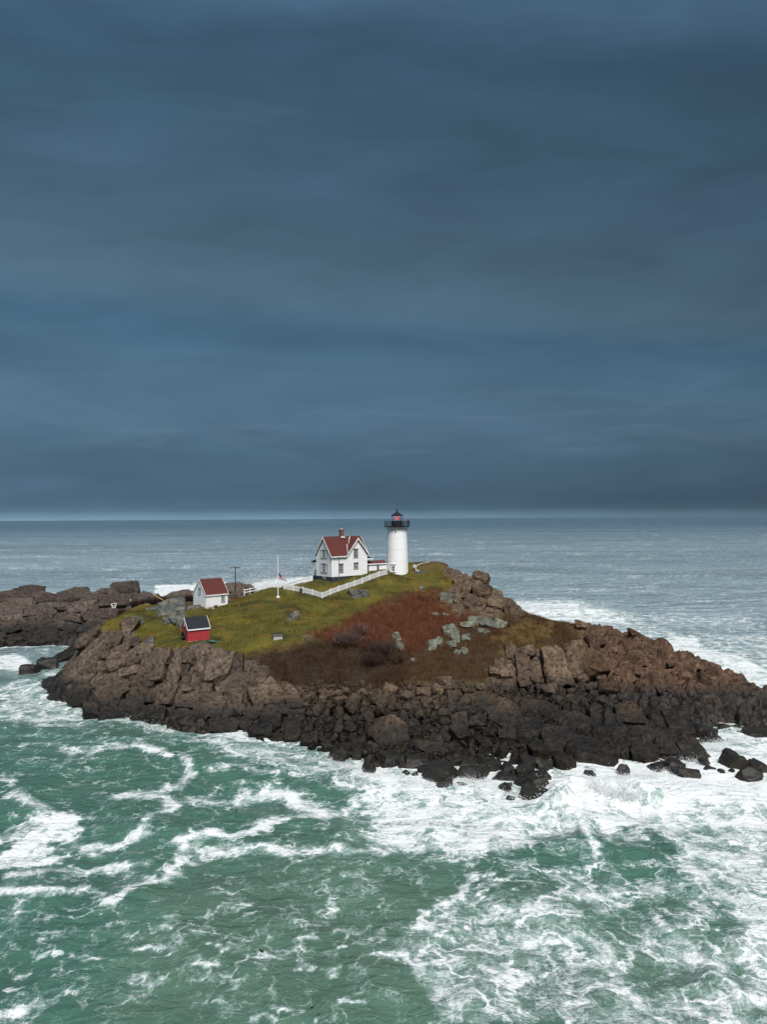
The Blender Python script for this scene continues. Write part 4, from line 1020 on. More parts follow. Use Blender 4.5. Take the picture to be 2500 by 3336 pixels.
def make_sea_mat():
    mt, n = material('sea_water')
    pos = n.node('ShaderNodeNewGeometry').outputs['Position']
    x, y, z = n.sep(pos)
    p2 = n.comb(x, y, 0.0)
    D2 = dict(dim='2D')
    F = n.attr('foam'); G = n.attr('green'); S = n.attr('silt')
    # wandering, torn lace: warped cell walls at three sizes over fractal noise
    w1 = n.scale(n.vmath('SUBTRACT', n.noise(p2, 0.26, 3, 0.6, color=True, **D2), (0.5, 0.5, 0.5)), 6.5)
    w2 = n.scale(n.vmath('SUBTRACT', n.noise(p2, 1.2, 3, 0.6, color=True, **D2), (0.5, 0.5, 0.5)), 1.7)
    q = n.vmath('ADD', p2, n.vmath('ADD', w1, w2))
    def wall(scale, wd):
        return n.ss(n.voro(q, scale, 'DISTANCE_TO_EDGE', **D2), 0.0, wd, 1.0, 0.0)
    l1 = wall(0.27, 0.17); l2 = wall(0.72, 0.20); l3 = wall(2.1, 0.26)
    lace = n.math('ADD', n.math('MULTIPLY', l1, 0.46), n.math('ADD', n.math('MULTIPLY', l2, 0.34), n.math('MULTIPLY', l3, 0.20)))
    fb = n.noise(n.vmath('ADD', p2, n.scale(w2, 0.6)), 0.42, 6, 0.68, **D2)
    fb2 = n.noise(n.vmath('ADD', p2, w2), 3.0, 4, 0.72, **D2)
    pat = n.math('ADD', n.math('MULTIPLY', lace, 0.52), n.math('ADD', n.math('MULTIPLY', n.ss(fb, 0.28, 0.72), 0.38), n.math('MULTIPLY', n.ss(fb2, 0.25, 0.75), 0.20)))
    th = n.math('SUBTRACT', 0.98, n.math('MULTIPLY', F, 0.92))
    d = n.math('SUBTRACT', pat, th)
    thick = n.ss(d, -0.07, 0.34)
    film = n.ss(d, -0.30, 0.12)
    dense = n.ss(F, 0.62, 0.90)
    body = n.math('MULTIPLY', thick, n.math('ADD', 0.26, n.math('MULTIPLY', dense, 0.30)))
    thread = n.math('MULTIPLY', n.math('MULTIPLY', n.ss(lace, 0.45, 0.80), thick), 0.28)
    mask = n.math('ADD', n.math('ADD', body, thread), n.math('MULTIPLY', film, 0.47), clamp=True)
    # water
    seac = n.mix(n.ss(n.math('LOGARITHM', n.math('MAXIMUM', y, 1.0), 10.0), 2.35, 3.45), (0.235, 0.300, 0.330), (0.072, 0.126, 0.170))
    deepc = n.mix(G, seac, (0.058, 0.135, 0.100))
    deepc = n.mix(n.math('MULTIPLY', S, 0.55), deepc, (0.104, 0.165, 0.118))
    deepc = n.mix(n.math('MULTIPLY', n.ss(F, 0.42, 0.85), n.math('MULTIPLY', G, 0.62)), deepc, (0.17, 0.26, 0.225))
    far1 = n.noise(n.comb(n.math('MULTIPLY', x, 0.22), y, 0.0), 0.045, 5, 0.68, **D2); far2 = n.noise(n.comb(n.math('MULTIPLY', x, 0.12), y, 0.0), 0.010, 4, 0.66, **D2)
    chop = n.math('ADD', n.math('MULTIPLY', far1, 0.55), n.math('MULTIPLY', far2, 0.45))
    deepc = n.scale(deepc, n.math('ADD', 1.0, n.math('MULTIPLY', n.math('SUBTRACT', chop, 0.5), n.ss(y, 140.0, 320.0, 0.0, 2.2))))  # light and dark of distant waves painted into the water colour
    lum = n.noise(p2, 0.16, 3, 0.6, **D2)
    deepc = n.scale(deepc, n.math('ADD', 0.62, n.math('MULTIPLY', lum, 0.7)))
    foamc = n.mix(n.math('POWER', thick, 0.8), (0.40, 0.50, 0.485), (0.74, 0.755, 0.755))
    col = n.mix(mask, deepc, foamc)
    # ripples
    farf = n.ss(y, 120.0, 900.0)
    wv = n.comb(n.math('MULTIPLY', x, 0.55), y, 0.0)
    r1 = n.noise(wv, 1.1, 4, 0.6, 0.4, **D2); r0 = n.noise(n.comb(n.math('MULTIPLY', x, 0.30), y, 0.0), 0.20, 3, 0.62, 0.3, **D2)
    b = n.bump(r0, n.ss(y, 90.0, 220.0, 0.25, 0.85), 2.6)
    b = n.bump(r1, 0.6, 0.55, b)
    b = n.bump(n.noise(p2, 3.0, 3, 0.7, **D2), n.math('ADD', 0.30, n.math('MULTIPLY', mask, 0.30)), 0.16, b)
    rough = n.math('ADD', n.math('ADD', 0.16, n.math('MULTIPLY', farf, 0.14)), n.math('MULTIPLY', mask, 0.55))
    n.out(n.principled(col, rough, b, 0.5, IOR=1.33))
    return mt
sea = link('sea', build_sea(), make_sea_mat()); tag(sea, kind='structure')
# ------------------------------------------------------------------ windows and gabled buildings
def window(parent, face, c, z0, w_, h_, casing=0.10, cols=2, rows=2, wide=False, hood=True):
    """face 'y' = wall in the plane y=0 looking to -y, 'x' = wall in the plane x=0 looking to -x; c: centre along the wall"""
    def bx(mb, a0, a1, d0, d1, q0, q1):
        if face == 'y': mb.box(a0, a1, -d1, -d0, q0, q1)
        else: mb.box(-d1, -d0, a0, a1, q0, q1)
    a0, a1, z1 = c - w_ / 2, c + w_ / 2, z0 + h_
    mb = MB()
    bx(mb, a0 - casing, a0, 0.003, 0.07, z0, z1); bx(mb, a1, a1 + casing, 0.003, 0.07, z0, z1)
    bx(mb, a0 - casing - 0.02, a1 + casing + 0.02, 0.003, 0.085, z0 - casing, z0)
    if wide:   # stepped head over a narrower centre light
        bx(mb, a0 - casing, a1 + casing, 0.003, 0.075, z1, z1 + casing * 0.7); bx(mb, c - w_ * 0.28, c + w_ * 0.28, 0.003, 0.09, z1 + casing * 0.7, z1 + casing * 1.6)
    else:
        bx(mb, a0 - casing - (0.06 if hood else 0), a1 + casing + (0.06 if hood else 0), 0.003, 0.11, z1, z1 + casing * 1.2)
    wn = mb.build('window', M['frame'], parent)
    def glaze(b0, b1):
        g = MB(); bx(g, b0, b1, 0.004, 0.022, z0 + 0.001, z1 - 0.001); g.build('pane', M['glass'], wn)
        s = MB(); t = 0.055
        bx(s, b0, b0 + t, 0.024, 0.05, z0, z1); bx(s, b1 - t, b1, 0.024, 0.05, z0, z1)
        for q in (z0, (z0 + z1) / 2 - t / 2, z1 - t): bx(s, b0 + t, b1 - t, 0.024, 0.048, q, q + t)
        for k in range(1, cols):
            m_ = b0 + (b1 - b0) * k / cols; bx(s, m_ - 0.016, m_ + 0.016, 0.024, 0.045, z0 + t, z1 - t)
        for k in (1, 3):
            q = z0 + h_ * k / 4; bx(s, b0 + t, b1 - t, 0.024, 0.043, q - 0.014, q + 0.014)
        s.build('sash', M['trim'], wn)
    if wide:
        sd = w_ * 0.24
        glaze(a0 + sd, a1 - sd)
        for s0, s1 in ((a0, a0 + sd - 0.04), (a1 - sd + 0.04, a1)):
            p_ = MB(); bx(p_, s0, s1, 0.004, 0.03, z0, z1); p_.build('side_panel', M['trim'], wn)
    else: glaze(a0, a1)
    return wn
def gable_walls(mb, L, W, h, rise):
    """solid body: length along x, width along y, gables at both x ends"""
    mb.prism([(0, 0), (W, 0), (W, h), (W / 2, h + rise), (0, h)], 'x', 0, L)
def gable_roof(parent, L, W, h, rise, ov, oe, th, mat, name='roof', trim=True, trimmat=None, barge=0.16, cross=None):
    k = rise / (W / 2); zr = h + rise + th
    mb = MB()
    ze = zr - k * (W / 2 + oe)
    for s in (0, 1):
        e = -oe if s == 0 else W + oe
        if s == 0 and cross:      # leave the front slope open for a flush cross gable
            cx, ce = cross
            mb.slab([(-ov, W / 2, zr), (cx, W / 2, zr), (cx - ce, e, ze), (-ov, e, ze)], th)
            mb.slab([(cx, W / 2, zr), (L + ov, W / 2, zr), (L + ov, W / 2 - 0.8 * (W / 2), zr - 0.8 * k * W / 2)], th)
        else: mb.slab([(-ov, W / 2, zr), (L + ov, W / 2, zr), (L + ov, e, ze), (-ov, e, ze)], th)
    rf = mb.build(name, mat, parent)
    if trim:
        tm = trimmat or M['trim']
        for x0 in (-ov - 0.05, L + ov + 0.002):
            t = MB()
            for s in (0, 1):
                e = -oe - 0.01 if s == 0 else W + oe + 0.01; zz = zr - k * (W / 2 + oe + 0.01)
                t.prism([(W / 2, zr + 0.012), (e, zz + 0.012), (e, zz - barge), (W / 2, zr - barge - 0.08)], 'x', x0, x0 + 0.048)
            t.build('bargeboard', tm, rf)
        for s in (0, 1):
            t = MB(); y0 = -oe - 0.045 if s == 0 else W + oe + 0.003
            t.box(-ov + 0.004, (cross[0] - cross[1] if cross and s == 0 else L + ov) - 0.004, y0, y0 + 0.042, ze - 0.20, ze - 0.004); t.build('fascia', tm, rf)
    return rf
def on_ground(px, py):
    p = ISL.pick(px, py); return p

# ------------------------------------------------------------------ keeper's house
HC = at_depth(1081, 1896.5, 131.0)
house = empty('keepers_house', HC, R(40))
tag(house, 'white two-storey house with red cross-gabled roof and brick chimney', 'house')
HL, HW, HF, HE, HRISE = 8.4, 4.85, 0.92, 5.05, 3.2      # length, width, top of foundation, eave, rise of the gables
mb = MB(); mb.box(0.03, HL - 0.03, 0.03, HW - 0.03, -2.2, HF); mb.build('foundation', M['found'], house)
mb = MB(); mb.prism([(0, HF), (HW, HF), (HW, HE), (HW / 2, HE + HRISE), (0, HE)], 'x', 0, HL); wall = mb.build('wall', M['white'], house)
CGX, CGW = 6.0, 4.8                                       # flush cross gable on the long side
mb = MB(); mb.prism([(CGX - CGW / 2 + 0.02, HE - 0.4), (CGX + CGW / 2 - 0.02, HE - 0.4), (CGX + CGW / 2 - 0.02, HE), (CGX, HE + HRISE * CGW / HW * 0.92), (CGX - CGW / 2 + 0.02, HE)], 'y', -0.004, HW / 2); mb.build('gable_wall', M['white'], house)
rf = gable_roof(house, HL, HW, HE, HRISE, 0.28, 0.32, 0.10, M['roof'], barge=0.24, cross=(CGX, CGW / 2 + 0.30))
k = HRISE * 0.92 * CGW / HW / (CGW / 2); zr = HE + k * CGW / 2 + 0.13; e = CGW / 2 + 0.30
for s in (-1, 1):
    mb = MB(); mb.slab([(CGX, -0.34, zr), (CGX, HW / 2 + 0.05, zr), (CGX + s * e, HW / 2 + 0.05, zr - k * e), (CGX + s * e, -0.34, zr - k * e)], 0.10); g = mb.build('cross_roof', M['roof'], house)
    t = MB(); t.prism([(CGX, zr + 0.012), (CGX + s * (e + 0.01), zr - k * (e + 0.01) + 0.012), (CGX + s * (e + 0.01), zr - k * (e + 0.01) - 0.24), (CGX, zr - 0.34)], 'y', -0.392, -0.344); t.build('bargeboard', M['trim'], g)
# valley flashing, gutter, downpipe, corner boards
mb = MB(); mb.tube([(CGX - e + 0.25, -0.33, HE - 0.05), (CGX - 1.55, HW / 4 + 0.0, HE + HRISE * 0.5 + 0.2)], 0.045, 6); mb.build('valley_flashing', M['trim'], house)
mb = MB(); mb.tube([(1.62, -0.36, HE - 0.18), (1.62, -0.08, HE - 0.55), (1.62, -0.08, 0.1)], 0.05, 8); mb.build('downpipe', M['frame'], house)
for a, b in ((0.0, 0.0), (HL, 0.0), (0.0, HW)):
    mb = MB(); mb.box(a - 0.03, a + 0.10 if a == 0 else a + 0.03, b - 0.03 if b == 0 else b - 0.10, b + 0.10 if b == 0 else b + 0.03, HF + 0.003, HE - 0.05); mb.build('corner_board', M['trim'], house)
window(house, 'y', 2.13, HF + 0.80, 0.86, 1.5); window(house, 'y', 5.65, HF + 3.42, 0.86, 1.55); window(house, 'y', 5.68, HF + 1.30, 0.86, 1.05)
window(house, 'x', HW / 2, HF + 0.72, 1.85, 1.55, wide=True); window(house, 'x', HW / 2, HF + 3.42, 1.85, 1.4, wide=True)
for u in (4.6,):
    mb = MB(); mb.box(u - 0.35, u + 0.35, -0.006, 0.02, 0.45, 0.82); mb.build('vent', M['black'], house)
mb = MB(); mb.box(-0.004, 0.02, HW / 2 - 0.42, HW / 2 + 0.42, 0.45, 0.86); bw = mb.build('basement_window', M['trim'], house)
mb = MB(); mb.box(-0.014, -0.006, HW / 2 - 0.32, HW / 2 + 0.32, 0.53, 0.80); mb.build('pane', M['glass'], bw)
# chimney on the ridge
mb = MB(); mb.box(3.75, 4.45, HW / 2 - 0.35, HW / 2 + 0.35, HE + HRISE - 0.6, HE + HRISE + 1.25); ch = mb.build('chimney', M['brick'], house)
mb = MB(); mb.box(3.70, 4.50, HW / 2 - 0.40, HW / 2 + 0.40, HE + HRISE + 1.252, HE + HRISE + 1.36); mb.build('chimney_cap', M['brick'], ch)
for a in (3.93, 4.27):
    mb = MB(); mb.lathe([(0.13, HE + HRISE + 1.37), (0.11, HE + HRISE + 1.62)], 12, (a, HW / 2)); mb.build('chimney_pot', M['cement'], ch)
mb = MB(); mb.slab([(3.62, HW / 2 - 0.62, HE + HRISE - 0.22), (4.58, HW / 2 - 0.62, HE + HRISE - 0.22), (4.58, HW / 2 - 0.36, HE + HRISE + 0.10), (3.62, HW / 2 - 0.36, HE + HRISE + 0.10)], 0.05); mb.build('chimney_flashing', M['cement'], ch)
# porch at the far corner of the gable side
PY = HW + 0.05
mb = MB(); mb.box(0.12, 2.4, PY, PY + 1.4, -2.2, HF - 0.02); mb.build('porch_base', M['found'], house)
mb = MB(); mb.slab([(-0.18, PY - 0.02, HF + 3.1), (2.6, PY - 0.02, HF + 3.1), (2.6, PY + 1.65, HF + 2.62), (-0.18, PY + 1.65, HF + 2.62)], 0.12); mb.build('porch_roof', M['roof'], house)
mb = MB(); mb.box(0.02, 0.12, PY + 0.03, PY + 1.5, HF + 2.36, HF + 2.50); mb.box(0.124, 2.5, PY + 1.38, PY + 1.5, HF + 2.36, HF + 2.50); mb.build('porch_beam', M['trim'], house)
for a, b in ((0.2, PY + 1.25), (2.2, PY + 1.25)):
    mb = MB(); mb.box(a - 0.07, a + 0.07, b - 0.07, b + 0.07, HF - 0.018, HF + 2.358); mb.build('porch_post', M['trim'], house)
# little hood roof on the far gable end
mb = MB(); mb.slab([(HL + 0.03, 0.1, HE - 0.55), (HL + 1.5, 0.1, HE - 1.0), (HL + 1.5, 2.6, HE - 1.0), (HL + 0.03, 2.6, HE - 0.55)], 0.12); mb.build('hood_roof', M['roof'], house)
mb = MB(); mb.box(HL + 0.04, HL + 1.55, 0.02, 0.09, HE - 1.25, HE - 1.02); mb.build('hood_fascia', M['trim'], house)
def wreath(parent_label, loc, normal, r, label, bow=True):
    o = empty('wreath', loc); tag(o, label, 'wreath')
    mb = MB(); mb.torus((0, 0, 0), r, r * 0.34, normal, 22, 8); mb.build('ring', M['wreath'], o)
    if bow:
        nv = Vector(normal).normalized(); mb = MB()
        for sx_ in (-1, 1):
            u = nv.cross(Vector((0, 0, 1))).normalized() * sx_; c = nv * r * 0.36 + Vector((0, 0, r * 0.95 if bow == 'top' else -r * 0.9))
            mb.tube([c, c + u * r * 0.28 + Vector((0, 0, r * 0.12)), c + u * r * 0.42 - Vector((0, 0, r * 0.04))], r * 0.10, 6); mb.tube([c, c + u * r * 0.15 - Vector((0, 0, r * 0.5))], r * 0.07, 6)
        mb.build('bow', M['bow'], o)
    return o
Mh = Matrix.Translation(HC) @ Matrix.Rotation(R(40), 4, 'Z')
wreath(None, Mh @ Vector((0.16, PY + 0.62, HF + 0.62)), (-math.cos(R(40)), -math.sin(R(40)), 0.02), 0.30, 'small dark wreath hanging at the porch of the white house', bow=False)

# ------------------------------------------------------------------ lighthouse
TB = at_depth(1295, 1870.5, 138.0); TB = Vector((TB.x * (140.2 / 138.0), 140.2, TB.z))
tower = empty('lighthouse_tower', TB); tag(tower, 'white conical lighthouse with black lantern room and gallery, red light lit', 'lighthouse')
TH, RB, RT = 9.1, 2.17, 1.85
def rad(z): return RB + (RT - RB) * z / TH
seams = [0.0, 2.45, 4.70, 7.05, 8.40, TH]
for a, b in zip(seams, seams[1:]):
    mb = MB(); lo = a if a > 0 else -1.2
    mb.lathe([(rad(a) - 0.02, lo), (rad(a), max(lo, a) + 0.03 if a > 0 else lo + 0.01), (rad(b) + 0.006, b - 0.05), (rad(b) + 0.02, b - 0.045), (rad(b) + 0.02, b - 0.012), (rad(b) - 0.03, b - 0.002)], 64); mb.build('wall_course', M['tower'], tower, smooth_angle=30)
for t in (-62, 8, 75):
    mb = MB(); a = R(-90 + t)
    mb.tube([((rad(z) + 0.006) * math.cos(a), (rad(z) + 0.006) * math.sin(a), z) for z in (0.05, 4.6, 8.9)], 0.022, 6); mb.build('seam', M['tower'], tower)
mb = MB(); mb.lathe([(RT + 0.10, TH - 0.001), (RT + 0.2, TH + 0.08), (2.53, TH + 0.10), (2.55, TH + 0.22), (2.50, TH + 0.23)], 48); mb.build('gallery_deck', M['black'], tower)
for k_ in range(16):
    a = 2 * math.pi * k_ / 16; mb = MB()
    c_, s_ = math.cos(a), math.sin(a); r0 = rad(TH - 0.5)
    mb.tube([(r0 * c_, r0 * s_, TH - 0.55), ((RT + 0.35) * c_, (RT + 0.35) * s_, TH - 0.12), (2.40 * c_, 2.40 * s_, TH + 0.085)], 0.055, 6); mb.build('bracket', M['tower'], tower)
rail = MB()
for z in (TH + 0.55, TH + 0.88, TH + 1.20):
    n_ = 40; rg = [(2.46 * math.cos(2 * math.pi * i / n_), 2.46 * math.sin(2 * math.pi * i / n_), z) for i in range(n_ + 1)]
    rail.tube(rg, 0.022, 6)
rail = rail.build('railing', M['black'], tower)
for k_ in range(20):
    a = 2 * math.pi * k_ / 20; mb = MB(); mb.tube([(2.46 * math.cos(a), 2.46 * math.sin(a), TH + 0.2), (2.46 * math.cos(a), 2.46 * math.sin(a), TH + 1.3)], 0.034, 6); mb.build('rail_post', M['black'], rail)
bal = MB()
for k_ in range(100):
    a = 2 * math.pi * (k_ + 0.5) / 100; bal.tube([(2.46 * math.cos(a), 2.46 * math.sin(a), TH + 0.2), (2.46 * math.cos(a), 2.46 * math.sin(a), TH + 1.2)], 0.011, 4)
bo = bal.build('balusters', M['black'], rail); bo['kind'] = 'stuff'
NP = 10; LR = 1.13
mb = MB(); mb.lathe([(LR, TH + 0.225), (LR + 0.02, TH + 1.12), (LR + 0.06, TH + 1.17), (LR - 0.02, TH + 1.18)], 40); mb.build('lantern_base', M['black'], tower, smooth_angle=30)
LZ0, LZ1 = TH + 1.175, TH + 2.22
rot = math.pi / 10
corner = [((LR - 0.03) * math.cos(rot + 2 * math.pi * i / NP), (LR - 0.03) * math.sin(rot + 2 * math.pi * i / NP)) for i in range(NP)]
for i in range(NP):
    (xa, ya), (xb, yb) = corner[i], corner[(i + 1) % NP]
    mb = MB(); mb.tube([(xa, ya, LZ0 - 0.01), (xa, ya, LZ1)], 0.038, 6); mb.build('astragal', M['black'], tower)
    me = bpy.data.meshes.new('pane'); d = Vector((xb - xa, yb - ya, 0)).normalized() * 0.04
    me.from_pydata([(xa + d.x, ya + d.y, LZ0), (xb - d.x, yb - d.y, LZ0), (xb - d.x, yb - d.y, LZ1 - 0.01), (xa + d.x, ya + d.y, LZ1 - 0.01)], [], [(0, 1, 2, 3)]); link('pane', me, M['pane'], tower)
mb = MB(); mb.lathe([(0.16, TH + 1.19), (0.14, LZ0 + 0.20)], 12); mb.build('lamp_pedestal', M['black'], tower)
mb = MB(); mb.lathe([(0.10, LZ0 + 0.201), (0.19, LZ0 + 0.34), (0.21, LZ0 + 0.52), (0.19, LZ0 + 0.72), (0.10, LZ0 + 0.86)], 20); mb.build('beacon_lens', M['beacon'], tower, smooth_angle=40)
bl = bpy.data.lights.new('beacon_light', 'POINT'); bl.energy = 5; bl.color = (1, 0.05, 0.06); bl.shadow_soft_size = 0.2
blo = bpy.data.objects.new('beacon_light', bl); COL.objects.link(blo); blo.parent = tower; blo.location = (0, 0, LZ0 + 1.0)
mb = MB(); mb.lathe([(LR + 0.02, LZ1 - 0.002), (LR + 0.09, LZ1 + 0.02), (LR + 0.09, LZ1 + 0.09), (0.72, LZ1 + 0.42), (0.30, LZ1 + 0.72), (0.17, LZ1 + 0.88), (0.13, LZ1 + 1.05)], 20); mb.build('lantern_roof', M['black'], tower, smooth_angle=25)
mb = MB(); zc = LZ1 + 1.20; mb.lathe([(max(0.02, 0.19 * math.sin(math.pi * i / 10)), zc - 0.19 * math.cos(math.pi * i / 10)) for i in range(11)], 16); mb.build('vent_ball', M['black'], tower, smooth_angle=40)
mb = MB(); mb.tube([(0, 0, zc + 0.17), (0, 0, zc + 1.55)], 0.018, 6); mb.build('lightning_rod', M['black'], tower)
# window with an arched head and a little pediment, low on the near side; porthole above
def tower_frame(ang):
    a = R(-90 + ang); return Vector((math.cos(a), math.sin(a), 0)), Vector((-math.sin(a), math.cos(a), 0))
nrm, tan_ = tower_frame(-22)
def tpt(t, d, z): return tuple(nrm * (rad(z) + d) + tan_ * t + Vector((0, 0, z)))
def tplate(pts, d0, d1, name, mat, parent):
    bm = bmesh.new(); A = [bm.verts.new(tpt(t, d1, z)) for t, z in pts]; B = [bm.verts.new(tpt(t, d0, z)) for t, z in pts]; n_ = len(pts)
    bm.faces.new(A); bm.faces.new(B[::-1])
    for i in range(n_): bm.faces.new((A[i], B[i], B[(i + 1) % n_], A[(i + 1) % n_]))
    bmesh.ops.recalc_face_normals(bm, faces=bm.faces); me = bpy.data.meshes.new(name); bm.to_mesh(me); bm.free(); return link(name, me, mat, parent)
arch = lambda hw, z0, z1: [(-hw, z0), (hw, z0)] + [(hw * math.cos(math.pi * i / 8), z1 + hw * math.sin(math.pi * i / 8)) for i in range(9)]
tw = tplate(arch(0.40, 0.50, 1.55), -0.12, 0.055, 'window', M['trim'], tower)
tplate(arch(0.24, 0.62, 1.42), 0.0, 0.075, 'pane', M['glass'], tw)
tplate([(-0.025, 0.60), (0.025, 0.60), (0.025, 1.66), (-0.025, 1.66)], 0.06, 0.09, 'mullion', M['trim'], tw); tplate([(-0.25, 1.03), (0.25, 1.03), (0.25, 1.08), (-0.25, 1.08)], 0.06, 0.088, 'meeting_rail', M['trim'], tw)
tplate([(-0.50, 0.40), (0.50, 0.40), (0.50, 0.498), (-0.50, 0.498)], -0.12, 0.14, 'sill', M['trim'], tw)
tplate([(-0.55, 1.88), (0.55, 1.88), (0.55, 1.98), (0.0, 2.14), (-0.55, 1.98)], -0.12, 0.15, 'hood', M['trim'], tw)
nrm, tan_ = tower_frame(-10)
tplate([(0.13 * math.cos(2 * math.pi * i / 12), 8.18 + 0.13 * math.sin(2 * math.pi * i / 12)) for i in range(12)], -0.05, 0.04, 'porthole', M['black'], tower)
# red auxiliary lamp on the gallery rail
aux = empty('auxiliary_lamp', TB + Vector((2.28, -0.35, TH + 0.22))); tag(aux, 'small red-domed lamp on a black stand at the lighthouse gallery rail', 'lamp')
mb = MB(); mb.lathe([(0.17, 0.0), (0.17, 0.06), (0.09, 0.10), (0.09, 0.75), (0.18, 0.80), (0.18, 0.98)], 14); mb.build('stand', M['black'], aux)
mb = MB(); mb.lathe([(0.15, 0.982), (0.17, 1.1), (0.14, 1.25), (0.05, 1.32)], 14); mb.build('dome', M['bow'], aux)
# fog horn box, little sign and curved pipe rail to the right of the tower
slabo = empty('concrete_pad', at_depth(1366, 1864, 139.5)); tag(slabo, 'low grey concrete pad beside the lighthouse foot', 'pad')
mb = MB(); mb.box(-0.7, 1.2, -0.6, 1.2, -0.6, 0.16); mb.build('slab', M['door'], slabo, 0.02)
mb = MB(); mb.box(-0.5, 0.0, -0.3, 0.3, 0.162, 0.45); mb.build('housing', M['cement'], slabo, 0.02)
sg = empty('sign_board', at_depth(1351, 1848, 140.2)); tag(sg, 'small pale green board on a post beside the lighthouse', 'sign')
mb = MB(); mb.tube([(0.35, 0.06, -1.0), (0.35, 0.06, 0.35)], 0.04, 6); mb.build('post', M['trim'], sg)
mb = MB(); mb.box(-0.28, 0.30, -0.03, 0.0, -0.05, 0.52); mb.build('board', plain('pale_green_board', (0.42, 0.55, 0.48), 0.6, 0.1), sg)
pipe = MB(); pts = [at_depth(a, b, d) for a, b, d in ((1355, 1858, 140.6), (1355, 1848, 140.8), (1360, 1842, 141.2), (1370, 1837, 142.0), (1383, 1834, 143.5), (1400, 1831, 146))]
p0 = pts[0].copy(); po = pipe.tube([p - p0 for p in pts], 0.045, 8).build('pipe_rail', M['trim']); po.location = p0; tag(po, 'thin white pipe curving up over the mound beside the lighthouse', 'pipe')

# ------------------------------------------------------------------ covered passage between the house and the tower
PA = Mh @ Vector((HL + 0.15, 0.75, 0)); PA.z = HC.z
PB = Vector((TB.x - 2.02, TB.y - 0.55, 0))
pv = Vector((PB.x - PA.x, PB.y - PA.y, 0)); PLn = pv.length; pang = math.atan2(pv.y, pv.x)
pas = empty('covered_passage', (PA.x, PA.y, HC.z), pang); tag(pas, 'low white passage with red roof joining the house to the lighthouse', 'passage')
mb = MB(); gable_walls(mb, PLn, 1.9, 2.95, 0.45); mb.build('wall', M['white'], pas)
gable_roof(pas, PLn, 1.9, 2.95, 0.45, 0.02, 0.16, 0.07, M['roof'], barge=0.1)
mb = MB(); mb.box(0.28, 0.78, -0.05, -0.003, 0.75, 2.72); dr = mb.build('door', M['door'], pas)
mb = MB(); mb.box(0.34, 0.40, -0.09, -0.052, 1.65, 1.75); mb.build('handle', M['trim'], dr)
mb = MB(); mb.box(PLn * 0.53, PLn * 0.53 + 0.46, -0.05, -0.003, 1.35, 2.72); mb.build('shutter', M['door'], pas)

# ------------------------------------------------------------------ white shed
SCN = at_depth(671, 1979, 122.0); SZ = SCN.z
shed = empty('white_shed', SCN, R(45)); tag(shed, 'small white shed with steep red roof on the lawn', 'shed')
SL, SW, SH, SR = 4.35, 4.2, 2.17, 2.48
mb = MB(); mb.prism([(0, -0.8), (SW, -0.8), (SW, SH), (SW / 2, SH + SR), (0, SH)], 'x', 0, SL); mb.build('wall', M['white'], shed)
gable_roof(shed, SL, SW, SH, SR, 0.10, 0.13, 0.08, M['roof'], barge=0.14)
window(shed, 'y', SL - 0.98, 0.68, 0.62, 1.25, 0.06, hood=False); window(shed, 'x', SW / 2, SH - 0.05, 0.58, 1.05, 0.06, hood=False)
mb = MB(); mb.box(1.55, 2.15, -0.30, -0.004, -0.2, 0.22); mb.build('step', M['found'], shed)
mb = MB(); mb.box(1.35, 2.05, -0.025, -0.003, 0.05, 1.95); mb.build('door', M['white'], shed)

# ------------------------------------------------------------------ red oil house
RCN = at_depth(611.7, 2095, 106.8)
oil = empty('red_oil_house', RCN, R(36)); tag(oil, 'small barn-red hut with black shingle roof and white trim at the cliff edge', 'hut')
OL, OW, OH, OR_ = 3.4, 2.5, 2.12, 1.5
mb = MB(); mb.prism([(0, 0.2), (OW, 0.2), (OW, OH), (OW / 2, OH + OR_), (0, OH)], 'x', 0, OL); mb.build('wall', M['red'], oil)
mb = MB(); mb.box(-0.04, OL + 0.04, -0.04, OW + 0.04, -1.2, 0.199); mb.build('plinth', M['red'], oil, 0.015)
mb = MB(); mb.box(-0.05, OL + 0.05, -0.052, -0.042, 0.18, 0.205); mb.build('plinth_line', M['trim'], oil)
gable_roof(oil, OL, OW, OH, OR_, 0.09, 0.14, 0.08, M['roof_dark'], barge=0.09)
for a, b in ((0.0, 0.0), (OL, 0.0)):
    mb = MB(); mb.box(a - 0.012, a + 0.012, b - 0.012, b + 0.012, 0.21, OH - 0.12); mb.build('corner_line', plain('pink_edge', (0.5, 0.16, 0.16), 0.6, 0.1), oil)
mb = MB(); mb.box(-0.04, -0.003, OW / 2 - 0.5, OW / 2 + 0.5, 0.205, 1.9); mb.build('door', M['red'], oil)
mb = MB(); mb.tube([(-0.08, OW / 2 + 0.02, OH + 0.95), (-0.08, OW / 2 - 0.02, OH + 0.30), (-0.08, OW / 2 + 0.12, OH + 0.18), (-0.08, OW / 2 + 0.2, OH + 0.26)], 0.035, 6); mb.build('hook', M['trim'], oil)
Mo = Matrix.Translation(RCN) @ Matrix.Rotation(R(36), 4, 'Z')
wreath(None, Mo @ Vector((-0.22, OW / 2, 1.15)), (-math.cos(R(36)), -math.sin(R(36)), 0), 0.55, 'large dark green wreath with red bow on the end of the red hut', bow='top')
hp = at_depth(698, 2094, 107.6); hatch = empty('cellar_hatch', hp, R(20)); tag(hatch, 'green sloping hatch lid lying beside the red hut', 'hatch')
mb = MB(); mb.slab([(-0.75, -0.3, 0.34), (0.72, -0.3, 0.10), (0.72, 0.75, 0.14), (-0.75, 0.75, 0.38)], 0.05); mb.build('lid', M['green'], hatch)
mb = MB(); mb.prism([(-0.70, -0.5), (0.68, -0.5), (0.68, 0.045), (-0.70, 0.28)], 'y', -0.26, 0.7); mb.build('frame', M['black'], hatch)

